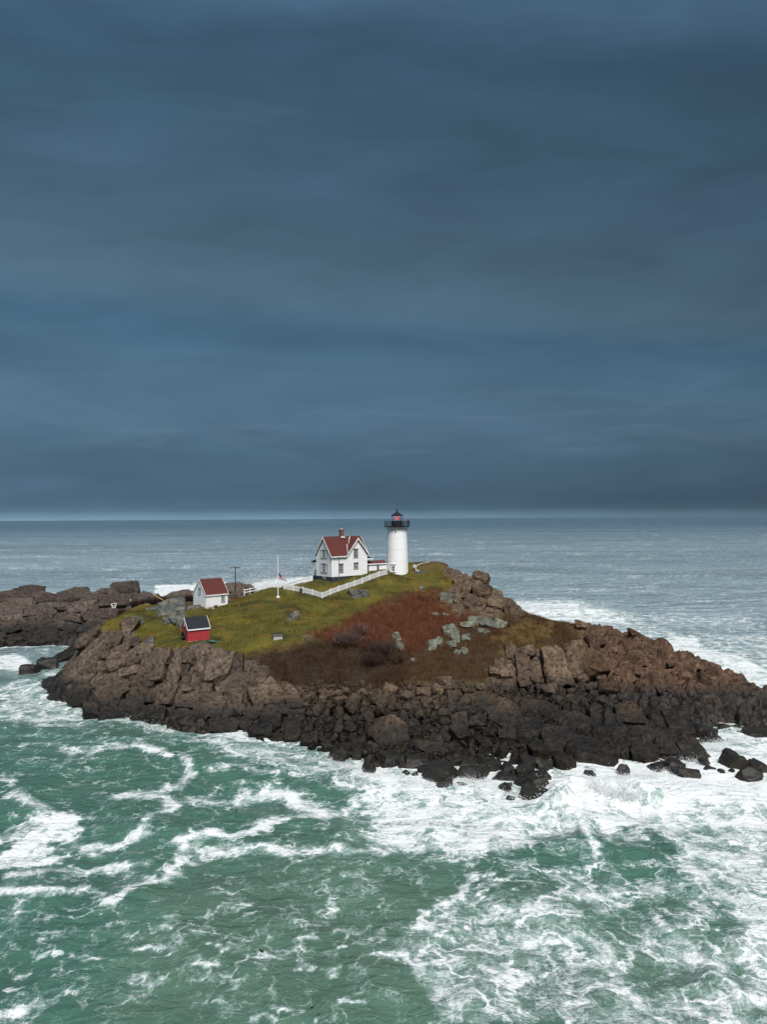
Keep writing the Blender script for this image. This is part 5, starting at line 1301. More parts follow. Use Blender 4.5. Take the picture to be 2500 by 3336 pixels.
# ------------------------------------------------------------------ white box with dark lid
bp = at_depth(905, 2081, 108.6); wb = empty('well_box', bp, R(14)); tag(wb, 'white concrete box with dark flat lid on the lawn', 'box')
mb = MB(); mb.box(-0.68, 0.68, -0.45, 0.45, -0.5, 0.50); mb.build('body', M['cement'], wb, 0.02)
mb = MB(); mb.box(-0.78, 0.78, -0.55, 0.55, 0.503, 0.60); mb.build('lid', M['door'], wb, 0.015)
M['cement'].name = 'pale_cement'

# ------------------------------------------------------------------ flagpole and flag
fp = at_depth(906, 1945, 124.0); pole = empty('flagpole', fp); tag(pole, 'tall white flagpole standing on the lawn', 'flagpole')
mb = MB(); mb.tube([(0, 0, 0.05), (0, 0, 7.05)], 0.085, 10, 0.055); mb.build('pole', M['trim'], pole)
mb = MB(); mb.lathe([(0.34, -0.25), (0.34, 0.06), (0.16, 0.10), (0.14, 0.22)], 14); mb.build('base', M['trim'], pole)
mb = MB(); mb.lathe([(0.05, 7.052), (0.11, 7.10), (0.11, 7.17), (0.02, 7.24)], 12); mb.build('truck', M['trim'], pole)
NU, NV = 30, 16; Lf, Hf = 1.75, 1.15; vs = []; uvs = []
for j in range(NV + 1):
    for i in range(NU + 1):
        u, v = i / NU, j / NV
        droop = -0.85 * u ** 1.25 * (0.55 + 0.45 * v) - 0.06 * math.sin(u * 7)
        hgt = Hf * v * (1 - 0.42 * u)
        vs.append((0.09 + Lf * u * 0.84 - 0.10 * u * v, 0.16 * math.sin(u * 9 + v * 1.6) * u ** 0.6 + 0.08 * math.sin(u * 17 + v * 3) * u, hgt + droop)); uvs.append((u, v))
me = np_mesh('flag', vs, grid_faces(NV + 1, NU + 1)); ul = me.uv_layers.new(name='UVMap')
lv = np.empty(len(me.loops), np.int32); me.loops.foreach_get('vertex_index', lv); ul.data.foreach_set('uv', np.array(uvs, np.float32)[lv].ravel())
fl = link('flag', me, M['flag']); fl.location = fp + Vector((0, 0, 3.12)); tag(fl, 'red, white and blue striped flag flying at half mast', 'flag')

# ------------------------------------------------------------------ picket fence round the yard
def fence(corners, label, name='picket_fence', h=1.02, step=0.155):
    P = []
    for px, py, d in corners:
        p = at_depth(px, py, d); P.append(p)
    o = empty(name, P[0]); tag(o, label, 'fence')
    gnd = lambda x, y: float(ISL.look(x, y, ISL.Z))
    pk = MB()
    for a, b in zip(P, P[1:]):
        L = (b - a).xy.length; u = Vector((b.x - a.x, b.y - a.y, 0)).normalized(); nv = Vector((-u.y, u.x, 0))
        npk = int(L / step); n_post = max(1, round(L / 2.2))
        zl = []
        for i in range(n_post + 1):
            q = a.lerp(b, i / n_post); zl.append(gnd(q.x, q.y))
        def zat(t):
            f_ = t * n_post; i = min(int(f_), n_post - 1); return zl[i] + (zl[i + 1] - zl[i]) * (f_ - i)
        for i in range(n_post):
            q = a.lerp(b, i / n_post) - P[0]; mb = MB(); z = zl[i] - P[0].z
            mb.box(q.x - 0.06, q.x + 0.06, q.y - 0.06, q.y + 0.06, z - 0.5, z + h + 0.10); mb.build('post', M['trim'], o)
            q2 = a.lerp(b, (i + 1) / n_post) - P[0]; z2 = zl[i + 1] - P[0].z
            for hh in (0.25, 0.78):
                mb = MB(); mb.tube([q.xy.to_3d() + nv * 0.05 + Vector((0, 0, z + hh)), q2.xy.to_3d() + nv * 0.05 + Vector((0, 0, z2 + hh))], 0.045, 4); mb.build('rail', M['trim'], o)
        for i in range(npk):
            t = (i + 0.5) / npk; q = a.lerp(b, t) - P[0]; z = zat(t) - P[0].z
            w2 = 0.040; e0 = q.xy.to_3d() - nv * 0.0; A = e0 - u * w2; B = e0 + u * w2
            bm = pk.bm; z0, z1 = z + 0.04, z + h
            vv = []
            for off in (0.0, 0.022):
                o_ = nv * -off
                vv.append([bm.verts.new(x_) for x_ in (A + o_ + Vector((0, 0, z0)), B + o_ + Vector((0, 0, z0)), B + o_ + Vector((0, 0, z1 - 0.05)), e0 + o_ + Vector((0, 0, z1)), A + o_ + Vector((0, 0, z1 - 0.05)))])
            bm.faces.new(vv[0]); bm.faces.new(vv[1][::-1])
            for k_ in range(5): bm.faces.new((vv[0][k_], vv[1][k_], vv[1][(k_ + 1) % 5], vv[0][(k_ + 1) % 5]))
    q = pk.build('pickets', M['trim'], o); q['kind'] = 'stuff'
    return o
fence([(1018, 1892, 134.0), (972, 1908, 131.5), (925, 1928, 128.0), (1050, 1948, 124.2), (1130, 1915, 128.5), (1205, 1886, 133.2), (1263, 1868, 136.8)], 'white picket fence round the yard of the white house')
wp = at_depth(981.5, 1927, 126.2); wreath(None, wp + Vector((0, -0.12, 0.25)), (-0.45, -0.9, 0), 0.27, 'round dark wreath hanging on the white picket fence', bow=False)
# board rail near the slip, left of the flagpole
rl = empty('board_rail', at_depth(796, 1938, 129)); tag(rl, 'short white two-board railing at the edge of the lawn beside the power pole', 'railing')
A = at_depth(796, 1936, 129.5) - rl.location; B = at_depth(833, 1928, 131.0) - rl.location
for t in (0, 0.5, 1):
    q = A.lerp(B, t); mb = MB(); mb.box(q.x - 0.07, q.x + 0.07, q.y - 0.07, q.y + 0.07, q.z - 0.6, q.z + 0.95); mb.build('post', M['trim'], rl)
for hh in (0.3, 0.8):
    mb = MB(); n_ = Vector((0.02, -0.1, 0)); a_ = A + n_ + Vector((0, 0, hh)); b_ = B + n_ + Vector((0, 0, hh)); mb.tube([a_, b_], 0.075, 4); mb.build('board', M['trim'], rl)

# ------------------------------------------------------------------ power poles and wires
def power_pole(px, py, d, h, label, face=0.2):
    p = at_depth(px, py, d); g_ = ISL.look(p.x, p.y, ISL.Z); base = min(0.0, float(g_) - p.z) - 0.5
    o = empty('power_pole', p, face); tag(o, label, 'power pole')
    mb = MB(); mb.tube([(0, 0, base), (0, 0, h)], 0.12, 10, 0.085); mb.build('pole', M['wood'], o)
    mb = MB(); mb.box(-0.95, 0.95, -0.20, -0.10, h - 0.35, h - 0.21); mb.build('crossarm', M['wood'], o)
    for a in (-0.85, -0.45, 0.45, 0.85):
        mb = MB(); mb.lathe([(0.03, h - 0.209), (0.055, h - 0.15), (0.045, h - 0.06), (0.02, h - 0.04)], 8, (a, -0.15)); mb.build('insulator', M['cement'], o)
    return o, p
po1, pp1 = power_pole(767, 1952, 128.0, 5.95, 'weathered wooden power pole standing just behind the white shed')
po2, pp2 = power_pole(429.5, 1985, 134.0, 5.5, 'wooden power pole with a white box, standing in the dark brush')
mb = MB(); mb.box(-0.42, 0.20, -0.32, -0.16, 0.15, 0.72); mb.build('meter_box', M['trim'], po2, 0.02)
mb = MB(); mb.box(-0.28, -0.13, -0.30, -0.16, 1.55, 1.95); mb.build('lamp_box', M['trim'], po2, 0.02)
def wire(a, b, sag, label, r=0.022):
    a, b = Vector(a), Vector(b); pts = [a.lerp(b, t) - a - Vector((0, 0, sag * 4 * t * (1 - t))) for t in np.linspace(0, 1, 24)]
    mb = MB(); mb.tube(pts, r, 5); o = mb.build('power_line', M['wire']); o.location = a; tag(o, label, 'cable', 'wires running from the power pole'); return o
WN = ('uppermost', 'middle', 'lowest')
for q, (s, ex) in enumerate(((-0.85, 0), (-0.45, 3), (0.45, 7))):
    a = Vector((pp2.x + s * math.cos(0.2), pp2.y + s * math.sin(0.2) - 0.15, pp2.z + 5.45)); b = at_depth(-260, 2012 + ex * 2.5, 84 + q); wire(a, b, 1.2, WN[q] + ' of the three thin grey wires running from the brush pole over the bay')
for s in (-0.45, 0.45):
    wire((pp1.x + s, pp1.y - 0.1, pp1.z + 5.9), (pp2.x + s, pp2.y - 0.1, pp2.z + 5.45), 0.9, ('nearer' if s > 0 else 'farther') + ' thin wire slung between the two wooden power poles', 0.014)
# white trapezoid cable anchor and yellow pipe
ta = at_depth(370, 1982, 128.5); tr = empty('anchor_frame', ta); tag(tr, 'white open trapezoid frame standing at the edge of the brush', 'frame')
s = 128.5 / F_PX
for a, b, nm in (((-9, 14), (9, 17.5), 'top_bar'), ((-9, 14), (-2.5, 2), 'side_bar'), ((9, 17.5), (5, 2), 'side_bar'), ((-2.5, 2), (5, 2), 'bottom_bar'), ((-5.5, 7.5), (6.5, 8.5), 'middle_bar')):
    mb = MB(); mb.tube([(a[0] * s, 0, a[1] * s), (b[0] * s, 0, b[1] * s)], 0.07, 4); mb.build(nm, M['trim'], tr)
mb = MB(); mb.tube([(0.06, 0.1, 0.1), (0.06, 0.1, -2.5)], 0.08, 6); mb.build('post', M['wood'], tr)
yb = at_depth(534, 1955, 127.0); ya = at_depth(498, 1936, 131.0)
mb = MB(); mb.tube([Vector((0, 0, -0.12)), (ya - yb)], 0.06, 8); yo = mb.build('yellow_pipe', M['yellow']); yo.location = yb; tag(yo, 'yellow pipe slanting out of the dark brush behind the pale outcrop', 'pipe')

# ------------------------------------------------------------------ boulders on the grass and brush, and in the surf
def thing_rock(px, py, w_, h_, protos, label, group=None, ang=0, proud=0.5, F=ISL, df=0.8, name='boulder'):
    for _ in range(30):          # step down from the sky until the ray meets land
        q = F.pick(px, py)
        if q is not None and q.z > 3.0: break
        py += 3
    o = place(F, px, py, w_, h_, ang, protos, name, None, proud, 10, df)
    if o is not None: tag(o, label, 'rock', group)
    return o
for a in [(560, 1992, 85, 62, FIELD_B, 'large pale cracked outcrop rising from the lawn behind the red hut'), (575, 2022, 60, 42, FIELD_B, 'cracked pale rock at the foot of the large outcrop'), (590, 2035, 40, 30, FIELD_B, 'rounded pale rock partly behind the red hut roof'), (545, 2028, 34, 28, FIELD_B, 'small pale rock at the far foot of the large outcrop'),
          (632, 1984, 46, 20, FIELD_B, 'flat grey rock lying in front of the white shed'), (960, 2013, 36, 28, FIELD_B, 'grey rock in the middle of the lawn'), (942, 2022, 20, 14, FIELD_B, 'small grey rock touching the mid-lawn rock'), (1165, 1940, 62, 30, FIELD_B, 'grey rock in the grass below the picket fence'), (1190, 1940, 26, 24, FIELD_B, 'rounded end rock of the outcrop below the picket fence'),
          (505, 1985, 60, 18, FIELD_B, 'low grey ledge at the edge of the lawn by the dark brush'), (645, 2112, 50, 28, FIELD_B, 'brown-grey rock directly under the red hut'), (680, 2112, 40, 22, FIELD_B, 'flat grey rock under the near corner of the red hut'), (1375, 1917, 18, 9, FIELD_B, 'small pale stone in the grass below the lighthouse'), (440, 2030, 60, 30, FIELD_B, 'grey slab at the grass edge above the slanted cliff'), (488, 2095, 34, 30, FIELD_B, 'dark green-grey rock at the corner of the lawn above the cliff')]:
    thing_rock(a[0], a[1], a[2], a[3], a[4], a[5], df=0.7, proud=0.30)
for a in [(1291, 2085, 26, 34, 'upper half of the tall pale lichen boulder beside the grey twig bush', 0), (1300, 2112, 30, 32, 'lower half of the tall pale lichen boulder beside the grey twig bush', 0), (1408, 2108, 34, 36, 'rounded pale green boulder in the brush, darker on its side', 0), (1428, 2098, 34, 22, 'pale green slab leaning on the rounded boulder', -30), (1470, 2066, 54, 40, 'large lichen boulder with dark cleft above the two small ones', 0), (1484, 2086, 30, 28, 'lichen rock under the large cleft boulder', 0),
          (1517, 2084, 30, 24, 'pale green rounded boulder beside the cleft boulder', 0), (1472, 2105, 32, 18, 'flat pale boulder below the cleft boulder', 0), (1492, 2128, 24, 20, 'small pale rock in the brown grass', 0), (1513, 2126, 24, 22, 'small fissured pale rock in the brown grass', 0), (1545, 2025, 52, 30, 'pale green rock at the top of the long lichen ledge', 20), (1520, 2040, 44, 18, 'low pale ledge rock beside the red brush', -10),
          (1590, 2035, 60, 28, 'long pale lichen rock in the middle of the ledge', 0), (1628, 2037, 50, 34, 'broad pale green rock at the end of the lichen ledge', 10), (1578, 2060, 44, 18, 'flat lichen rock under the long ledge', 0), (1453, 1952, 50, 34, 'mint green lichen boulder at the top edge of the red brush', 0), (1420, 2005, 30, 12, 'small pale rock showing through the red brush', 0), (1455, 2008, 26, 9, 'low pale stone showing through the red brush', 0), (1345, 2155, 14, 14, 'tiny pale stone near the purple bush', 0)]:
    thing_rock(a[0], a[1], a[2], a[3], LICH_B, a[4], ang=a[5], df=0.7, proud=0.62)
# skyline rocks on the right ridge
for a in [(1562, 1888, 58, 44, BLOCKS, 'large angular brown rock jutting up on the skyline of the ridge', -25), (1597, 1915, 24, 20, BOULDERS, 'small round brown rock on the skyline below the angular one', 0), (2068, 2056, 40, 26, CRAGS, 'knob of brown rock on the skyline of the rough head', 0), (1895, 2042, 36, 22, CRAGS, 'brown rock lump at the start of the rough head skyline', 0)]:
    thing_rock(a[0], a[1], a[2], a[3], a[4], a[5], ang=a[6], df=0.8, proud=0.5)
cpk = thing_rock(47, 1908, 46, 24, SURF_B, 'dark angular rock perched on top of the far ledge', F=LED, proud=0.75, df=0.6)
SURF = unzoom([(690, 1110, 90, 60, 15), (465, 1125, 60, 45, 0), (930, 1090, 110, 50, 0), (1040, 1090, 120, 70, 0), (1150, 1140, 130, 60, 0), (1280, 1100, 80, 30, 0), (1360, 1115, 50, 40, 0), (1460, 1050, 140, 80, 20), (1430, 1000, 90, 40, 0), (1540, 1150, 120, 80, 15), (1600, 1095, 110, 60, 0), (1610, 1140, 80, 50, 0), (1230, 850, 130, 60, 10), (1200, 980, 150, 60, 0), (1240, 1050, 70, 40, 0), (1425, 1105, 40, 20, 0), (1300, 880, 90, 40, 0), (1600, 850, 120, 40, 0)], 1700, 1980, 0.4825)
PILE = unzoom([(790, 1150, 210, 120, 0), (820, 1210, 100, 60, 0), (1075, 1130, 160, 80, 0), (1000, 1040, 100, 70, 0), (1210, 1075, 100, 70, 0), (940, 1130, 80, 50, 0), (960, 1205, 60, 30, 0), (1330, 1100, 110, 60, 0), (1310, 1160, 130, 60, 0), (1450, 1130, 130, 90, 0), (1310, 1240, 80, 60, 0), (1330, 1215, 40, 40, 0), (1340, 1310, 50, 30, 0), (1500, 1290, 120, 100, 0), (1560, 1220, 120, 90, 0), (1470, 1060, 110, 80, 0), (1590, 1150, 90, 80, 0),
    (1590, 1070, 80, 70, 0), (1640, 1060, 50, 60, 0), (1620, 1290, 80, 80, 0), (540, 1120, 60, 40, 0), (600, 1130, 40, 40, 0), (660, 1100, 60, 40, 0), (620, 1050, 160, 70, 0), (390, 1040, 150, 80, 0), (240, 1090, 110, 80, 0), (880, 1040, 80, 60, 0), (350, 1185, 60, 25, 0), (150, 1000, 80, 40, 0), (120, 970, 60, 30, 0), (770, 1090, 140, 60, 0), (1110, 1020, 90, 60, 0), (1540, 1300, 60, 60, 0), (720, 1130, 80, 50, 0), (860, 1110, 70, 50, 0), (1420, 1200, 80, 60, 0), (1500, 1180, 90, 70, 0),
    (1050, 1090, 70, 50, 0), (1140, 1100, 60, 60, 0), (1380, 1130, 80, 60, 0), (500, 1060, 70, 50, 0), (300, 1060, 60, 40, 0), (1460, 1230, 70, 60, 0), (1600, 1220, 70, 70, 0)], 1100, 2050, 0.4222)
LEFTS = unzoom([(215, 870, 95, 65, 0), (350, 825, 110, 75, 0), (15, 945, 40, 20, 0), (370, 990, 120, 45, -10), (400, 1075, 110, 30, 0), (345, 950, 70, 25, 0), (540, 1085, 60, 20, 0), (430, 770, 40, 30, 0)], 0, 1820, 0.4222)
def surf_rock(px, py, w_, h_, ang, label, group):
    p = at_z(px, py + h_ * 0.30, 0.0); hgt = ISL.look(p.x, p.y) if ISL.inside(p.x, p.y) else -3
    s_ = p.y / F_PX; W = w_ * s_ / 2 * 1.25; Hh = h_ * s_ / 2 * 1.3
    o = bpy.data.objects.new('surf_boulder', rr.choice(SURF_B)); COL.objects.link(o)
    o.rotation_euler = (R(rr.uniform(-12, 12)), R(ang + rr.uniform(-8, 8)), rr.uniform(0, 6.28)); o.scale = (W, W * rr.uniform(0.7, 1.0), Hh * 1.25)
    o.location = (p.x, p.y + W * 0.5, max(-0.1, min(float(hgt), 0.8)) + Hh * 0.30)
    tag(o, label, 'rock', group); return o
GS = 'dark wet boulders standing in the surf'
NAMED = {7: 'largest dark weedy boulder off the point, alone in the white surf', 9: 'dark boulder beside the wave-washed pair at the edge of the picture', 0: 'dark pointed boulder in the foam under the smooth black slab', 1: 'small round black boulder alone in the foam under the smooth slab', 12: 'weed-brown boulder at the mouth of the gully by the point', 4: 'low weedy boulder at the foot of the tall block on the shore'}
for i, h in enumerate(SURF): surf_rock(*h, NAMED.get(i, 'dark wet boulder in the surf off the rocky point'), GS)
PN = {0: 'widest black weedy boulder of the clump standing off the beach', 2: 'broad dark boulder in the foam between the clump and the big pile', 13: 'dark weedy boulder at the seaward tip of the big pile beside the breaking wave',
      24: 'broad dark boulder awash at the foot of the huge black boulder', 25: 'brown weedy boulder alone before the huge black boulder', 12: 'small low boulder alone in the foam before the big pile', 6: 'small flat boulder just off the seaward clump', 27: 'low slab awash well out from the huge black boulder', 10: 'round boulder in the foam just shoreward of the lone low one', 4: 'pointed dark boulder standing in the foam before the smooth slab'}
def pile_label(px, py):
    if px < 1330: return 'dark weedy boulder in the group below the huge black boulder'
    if px < 1500: return 'dark weedy boulder in the clump standing off the middle of the beach'
    if px < 1640: return 'dark weedy boulder in the loose string between the clump and the big pile'
    return 'black weedy boulder in the big pile beside the breaking wave'
for i, h in enumerate(PILE): surf_rock(*h, PN.get(i, pile_label(h[0], h[1])), GS)
LN = {2: 'low dark rock at the very edge of the picture in the bay', 3: 'long flat dark rock awash at the foot of the slanted cliff', 5: 'small flat rock just above the long one in the bay', 4: 'thin flat rock in the foam below the long one', 7: 'small rock at the seaward toe of the slanted cliff', 6: 'narrow flat rock close under the slanted cliff', 0: 'dark pyramid-shaped rock alone in the bay beyond the slanted cliff', 1: 'larger dark rock in the bay touching the foot of the slanted cliff'}
for i, h in enumerate(LEFTS): surf_rock(*h, LN.get(i, 'low dark rock awash at the foot of the slanted cliff'), GS)
# ------------------------------------------------------------------ ground cover
def scatter(mask, n, seed):
    g = np.random.default_rng(seed); w_ = mask.ravel().astype(float); w_ = np.where(w_ < 0.3, 0, w_)
    idx = g.choice(w_.size, n, p=w_ / w_.sum())
    x = ISL.X.ravel()[idx] + g.uniform(-0.14, 0.14, n); y = ISL.Y.ravel()[idx] + g.uniform(-0.14, 0.14, n)
    return x, y, idx, g
def stems(name, mask, n, per, hgt, wid, spread, colors, seed, clump=None, tint=None):
    """thin tapering blades or twigs, all of one stand joined: nobody could count them"""
    x, y, idx, g = scatter(mask, n, seed)
    z = ISL.look(x, y, ISL.B) + veg_soft.ravel()[idx] * 0.8 - 0.05
    hs = g.uniform(hgt[0], hgt[1], n)
    if clump is not None: hs = hs * (0.55 + 0.9 * smooth(-0.35, 0.45, fbm(x * clump, y * clump, seed, 3)))
    X = np.repeat(x, per) + g.normal(0, spread, n * per); Y = np.repeat(y, per) + g.normal(0, spread, n * per); Z = np.repeat(z, per); Hh = np.repeat(hs, per) * g.uniform(0.6, 1.1, n * per)
    a = g.uniform(0, np.pi, n * per); lx = g.normal(0, 0.33, n * per) * Hh; ly = g.normal(0, 0.33, n * per) * Hh
    w2 = g.uniform(wid[0], wid[1], n * per) / 2; cx, cy = np.cos(a) * w2, np.sin(a) * w2
    V = np.stack([np.stack([X - cx, Y - cy, Z], -1), np.stack([X + cx, Y + cy, Z], -1), np.stack([X + lx, Y + ly, Z + Hh], -1)], 1).reshape(-1, 3)
    Fc = np.arange(len(V)).reshape(-1, 3)
    C = np.array(colors); k = g.integers(0, len(C), n); c = C[k] * g.uniform(0.65, 1.35, (n, 1))
    if tint is not None: c = c * 0.45 + tint.reshape(-1, 3)[idx] * 0.75 * g.uniform(0.7, 1.35, (n, 1))
    c = np.repeat(np.repeat(c, per, 0), 3, 0)
    me = np_mesh(name, V, Fc, False); color_attr(me, 'plant_color', c)
    o = link(name, me, M['plant']); tag(o, kind='stuff'); return o
# keep the yard floor, building plots and rocks clear
clear = np.ones(ISL.X.shape)
def plot(o, x0, x1, y0, y1):
    c, s = math.cos(-o.rotation_euler.z), math.sin(-o.rotation_euler.z); dx = ISL.X - o.location.x; dy = ISL.Y - o.location.y
    u = dx * c - dy * s; v = dx * s + dy * c; clear[(u > x0) & (u < x1) & (v > y0) & (v < y1)] = 0
plot(house, -1.3, HL + 0.1, -0.1, HW + 2.6); plot(shed, -0.1, SL + 0.1, -0.1, SW + 0.1); plot(oil, -0.1, OL + 0.1, -0.1, OW + 0.1); plot(pas, 0, PLn, -0.1, 2.0)
clear[np.hypot(ISL.X - TB.x, ISL.Y - TB.y) < 2.3] = 0
tag(stems('grass', np.maximum(lawn, cap) * clear * (1 - red), 42000, 3, (0.10, 0.26), (0.04, 0.08), 0.07, [(0.10, 0.09, 0.02), (0.13, 0.10, 0.025), (0.065, 0.062, 0.017), (0.16, 0.105, 0.03)], 501, 0.5, gcol), 'short olive and yellow-green winter grass of the lawn', 'grass')
tag(stems('edge_grass', edge * (red < 0.4) * (dark < 0.4) * clear, 5200, 5, (0.22, 0.55), (0.03, 0.06), 0.12, [(0.34, 0.23, 0.07), (0.26, 0.17, 0.05), (0.30, 0.17, 0.05), (0.16, 0.12, 0.035)], 506, 0.5), 'straw-coloured tufts of long grass along the ragged edge of the lawn', 'grass')
tag(stems('red_brush', red, 30000, 4, (0.5, 1.5), (0.018, 0.045), 0.12, [(0.36, 0.128, 0.068), (0.44, 0.155, 0.080), (0.25, 0.088, 0.052), (0.24, 0.125, 0.062), (0.13, 0.062, 0.042), (0.20, 0.115, 0.065)], 502, 0.55), 'dense rust-red leafless brush on the slope below the lighthouse', 'brush')
tag(stems('dark_brush', dark, 22000, 4, (0.25, 0.75), (0.02, 0.05), 0.12, [(0.11, 0.066, 0.046), (0.065, 0.042, 0.033), (0.15, 0.082, 0.050), (0.20, 0.13, 0.06)], 503, 0.3), 'low dark brown brush between the lawn and the boulder beach', 'brush')
tag(stems('dry_grass', tan, 30000, 4, (0.25, 0.62), (0.025, 0.055), 0.10, [(0.17, 0.095, 0.042), (0.23, 0.14, 0.062), (0.11, 0.062, 0.032), (0.15, 0.08, 0.042)], 504, 0.4), 'tangled brown dead grass and bracken on the shoulder of the island', 'dry grass')
tag(stems('straw', straw * tan, 6000, 4, (0.35, 0.7), (0.03, 0.06), 0.10, [(0.50, 0.34, 0.15), (0.38, 0.25, 0.10), (0.28, 0.18, 0.08)], 505, 0.6), 'patch of bright straw-coloured grass on the shoulder of the island', 'dry grass')

# bare twig bushes: branching from one root
def twig_bush(px, py, r, h, col, label, group=None, F=ISL, n=340, base=None):
    p = base or F.pick(px, py)
    g = np.random.default_rng(int(px)); o = empty('twig_bush', p); tag(o, label, 'bush', group)
    st = MB(); tips = []
    for k_ in range(14):
        a = g.uniform(0, 6.28); q = math.sqrt(g.uniform(0.02, 1.0)) * r * 0.75; e = Vector((math.cos(a) * q, math.sin(a) * q, h * g.uniform(0.25, 0.5)))
        st.tube([(e.x * 0.25, e.y * 0.25, -0.2), e * 0.6 + Vector((0, 0, h * 0.08)), e], 0.028, 5, 0.012); tips.append(e)
    st.build('stem', M['wood'], o)
    # fine twigs fanning up and out from the branch tips
    m_ = n * 5; k = g.integers(0, len(tips), m_); T = np.array([tuple(t) for t in tips])[k]
    A0 = T * g.uniform(0.5, 1.05, (m_, 1)) + g.normal(0, 0.20 * r, (m_, 3)) * np.array((1, 1, 0.5))
    D = g.normal(0, 1, (m_, 3)) * np.array((0.55, 0.55, 0.35)) + np.array((0, 0, 1.0)) + T * np.array((0.5, 0.5, 0)) / r
    D /= np.linalg.norm(D, axis=1, keepdims=True); L = g.uniform(0.25, 0.62, (m_, 1)) * h
    Bp = A0 + D * L; S_ = np.cross(D, g.normal(0, 1, (m_, 3))); S_ /= np.linalg.norm(S_, axis=1, keepdims=True); S_ *= g.uniform(0.012, 0.026, (m_, 1))
    V = np.stack([A0 - S_, A0 + S_, Bp], 1).reshape(-1, 3); C = np.repeat(np.array(col)[None] * g.uniform(0.6, 1.6, (m_, 1)), 3, 0)
    me = np_mesh('twigs', V, np.arange(len(V)).reshape(-1, 3), False); color_attr(me, 'plant_color', C); t = link('twigs', me, M['plant'], o); t['kind'] = 'stuff'
    return o
twig_bush(1135, 2105, 2.2, 2.7, (0.17, 0.112, 0.095), 'grey-brown bare twig bush at the lower edge of the red brush', n=420)
twig_bush(1165, 2075, 1.7, 2.7, (0.25, 0.14, 0.11), 'taller reddish-grey twig bush behind the grey-brown one', n=300)
twig_bush(1245, 2135, 2.4, 2.8, (0.13, 0.085, 0.068), 'large purple-grey twig bush next to the tall lichen boulder', n=520)
twig_bush(1215, 2165, 2.2, 2.2, (0.10, 0.066, 0.054), 'low dark purple bush in front of the large purple-grey one', n=380)
twig_bush(1285, 2160, 1.8, 2.0, (0.115, 0.078, 0.060), 'small purple-grey bush below the tall lichen boulder', n=300)
ORD = ('third bush from the dark end', 'bush at the foot of the power pole', 'tall bush just beyond the power pole', 'bush in the middle beyond the pale outcrop', 'second bush from the white shed', 'bush nearest the white shed', 'outermost low bush by the white frame', 'tall bush at the back')
for bi, (px, py, d, r_, h_) in enumerate([(410, 1993, 131, 1.8, 2.3), (455, 1985, 132, 2.0, 2.6), (495, 1975, 133, 2.2, 2.8), (540, 1965, 132, 2.2, 2.4), (585, 1968, 131, 1.8, 2.2), (612, 1972, 130, 1.4, 2.0), (380, 2003, 129, 1.4, 1.7), (475, 1968, 136, 2.0, 2.6)]):
    b = at_depth(px, py, d); b.z = float(ISL.look(b.x, b.y)) - 0.05
    twig_bush(px, py, r_, h_, (0.050, 0.030, 0.028), ORD[bi] + ' of the dark thicket behind the crest', 'dark thicket behind the crest', n=420, base=b)

# ------------------------------------------------------------------ spray and birds
def spray(name, pts, n, spread, hgt, size, label, seed, lean=(0, 0)):
    g = np.random.default_rng(seed); P = [Vector(p) for p in pts]; seg = g.integers(0, len(P) - 1, n); t = g.random(n)
    A = np.array([tuple(p) for p in P]); c = A[seg] * (1 - t[:, None]) + A[seg + 1] * t[:, None]
    env = 0.35 + 0.65 * np.abs(np.sin(c[:, 0] * 0.9 + seed)) * np.clip(1 + fbm(c[:, 0] * 0.5, c[:, 1] * 0.5, seed, 3), 0.2, 2)
    u = g.exponential(0.32, n); hz = hgt * u * env
    c[:, 0] += g.normal(0, spread, n) * (1 + u) + lean[0] * hz; c[:, 1] += g.normal(0, spread, n) * (1 + u) + lean[1] * hz; c[:, 2] += hz
    s = size * g.uniform(0.4, 1.5, n) * np.clip(1.3 - 0.3 * u, 0.4, 1.3)
    T = np.array(((1, 1, 1), (-1, -1, 1), (-1, 1, -1), (1, -1, -1))) * 0.6
    V = (c[:, None, :] + T[None] * s[:, None, None] * g.uniform(0.6, 1.4, (n, 4, 3))).reshape(-1, 3)
    k_ = np.arange(n)[:, None, None] * 4; Fc = (k_ + np.array(((0, 1, 2), (0, 3, 1), (0, 2, 3), (1, 3, 2)))[None]).reshape(-1, 3)
    o = link(name, np_mesh(name, V, Fc, True), M['spray']); tag(o, label, 'spray', kind='stuff'); return o
spray('sea_spray', [at_depth(a, 1960, 178) for a in (770, 830, 870, 900, 950, 1010)], 22000, 1.0, 8.0, 0.07, 'white spray thrown up behind the lawn near the flagpole', 5, (0.35, 0))
spray('sea_spray', [at_z(a, b, 0.3) for a, b in ((1800, 2620), (1850, 2580), (1930, 2565), (2020, 2590), (2080, 2595))], 14000, 0.5, 1.15, 0.035, 'white spray of the wave breaking on the boulders', 8, (-0.3, 0))
spray('sea_spray', [at_z(a, b, 0.0) for a, b in ((420, 2345), (445, 2350), (480, 2375), (560, 2385))], 2200, 0.25, 0.7, 0.035, 'white splash at the foot of the left cliff', 9)
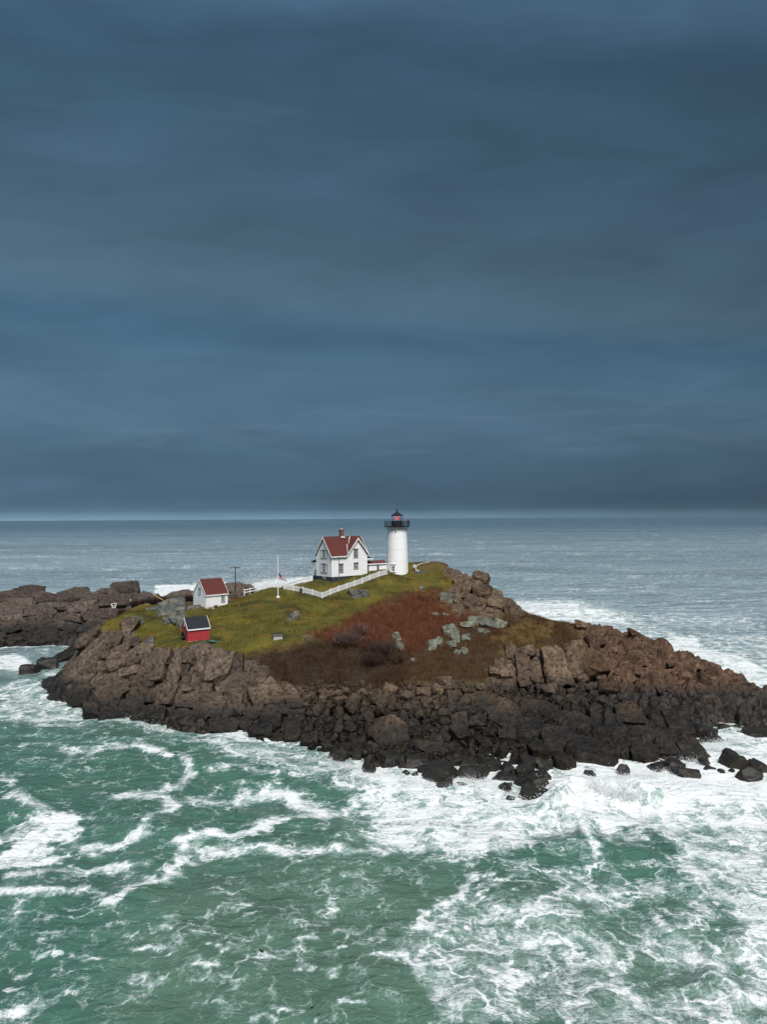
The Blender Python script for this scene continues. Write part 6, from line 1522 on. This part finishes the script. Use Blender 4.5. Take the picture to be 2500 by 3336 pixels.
spray('sea_spray', [at_z(a, b, 0.2) for a, b in ((1080, 2470), (1180, 2520), (1300, 2540), (1420, 2560), (1560, 2540), (1700, 2600))], 7000, 0.5, 0.5, 0.03, 'low white splashes along the foot of the boulder beach', 11)
spray('sea_spray', [at_z(a, b, 0.2) for a, b in ((2000, 2530), (2120, 2530), (2260, 2480), (2300, 2430), (2420, 2410))], 6000, 0.5, 0.6, 0.03, 'low white splashes along the rocks of the point', 12)
def duck(px, py, label):
    p = at_z(px, py, 0.0); o = empty('sea_duck', p + Vector((0, 0, 0.05)), rr.uniform(0, 6.28)); tag(o, label, 'bird', 'dark sea ducks afloat')
    bm = bmesh.new(); prof = [(-0.24, 0.02, 0.10), (-0.18, 0.06, 0.07), (-0.05, 0.11, 0.05), (0.08, 0.105, 0.05), (0.15, 0.07, 0.09), (0.17, 0.045, 0.16), (0.19, 0.045, 0.22), (0.22, 0.04, 0.24), (0.27, 0.018, 0.225), (0.31, 0.010, 0.22)]
    rings = [[bm.verts.new((x_, r_ * math.cos(t), z_ + r_ * 0.8 * math.sin(t))) for t in (2 * math.pi * k_ / 10 for k_ in range(10))] for x_, r_, z_ in prof]
    for A_, B_ in zip(rings, rings[1:]):
        for k_ in range(10): bm.faces.new((A_[k_], A_[(k_ + 1) % 10], B_[(k_ + 1) % 10], B_[k_]))
    bm.faces.new(rings[0][::-1]); bm.faces.new(rings[-1]); bmesh.ops.recalc_face_normals(bm, faces=bm.faces)
    bmesh.ops.scale(bm, vec=(0.72, 0.72, 0.72), verts=bm.verts)
    me = bpy.data.meshes.new('body'); bm.to_mesh(me); bm.free(); me.polygons.foreach_set('use_smooth', np.ones(len(me.polygons), bool)); link('body', me, M['duck'], o)
for a in ((710, 3063, 'dark sea duck alone on the green water below the foam arcs'), (1020, 3288, 'dark sea duck near the bottom edge of the picture'), (1048, 3318, 'brownish sea duck beside the one at the bottom edge'), (853, 3103, 'dark sea duck by a small patch of foam'), (770, 2643, 'tiny dark duck between the two foam arcs')): duck(*a)
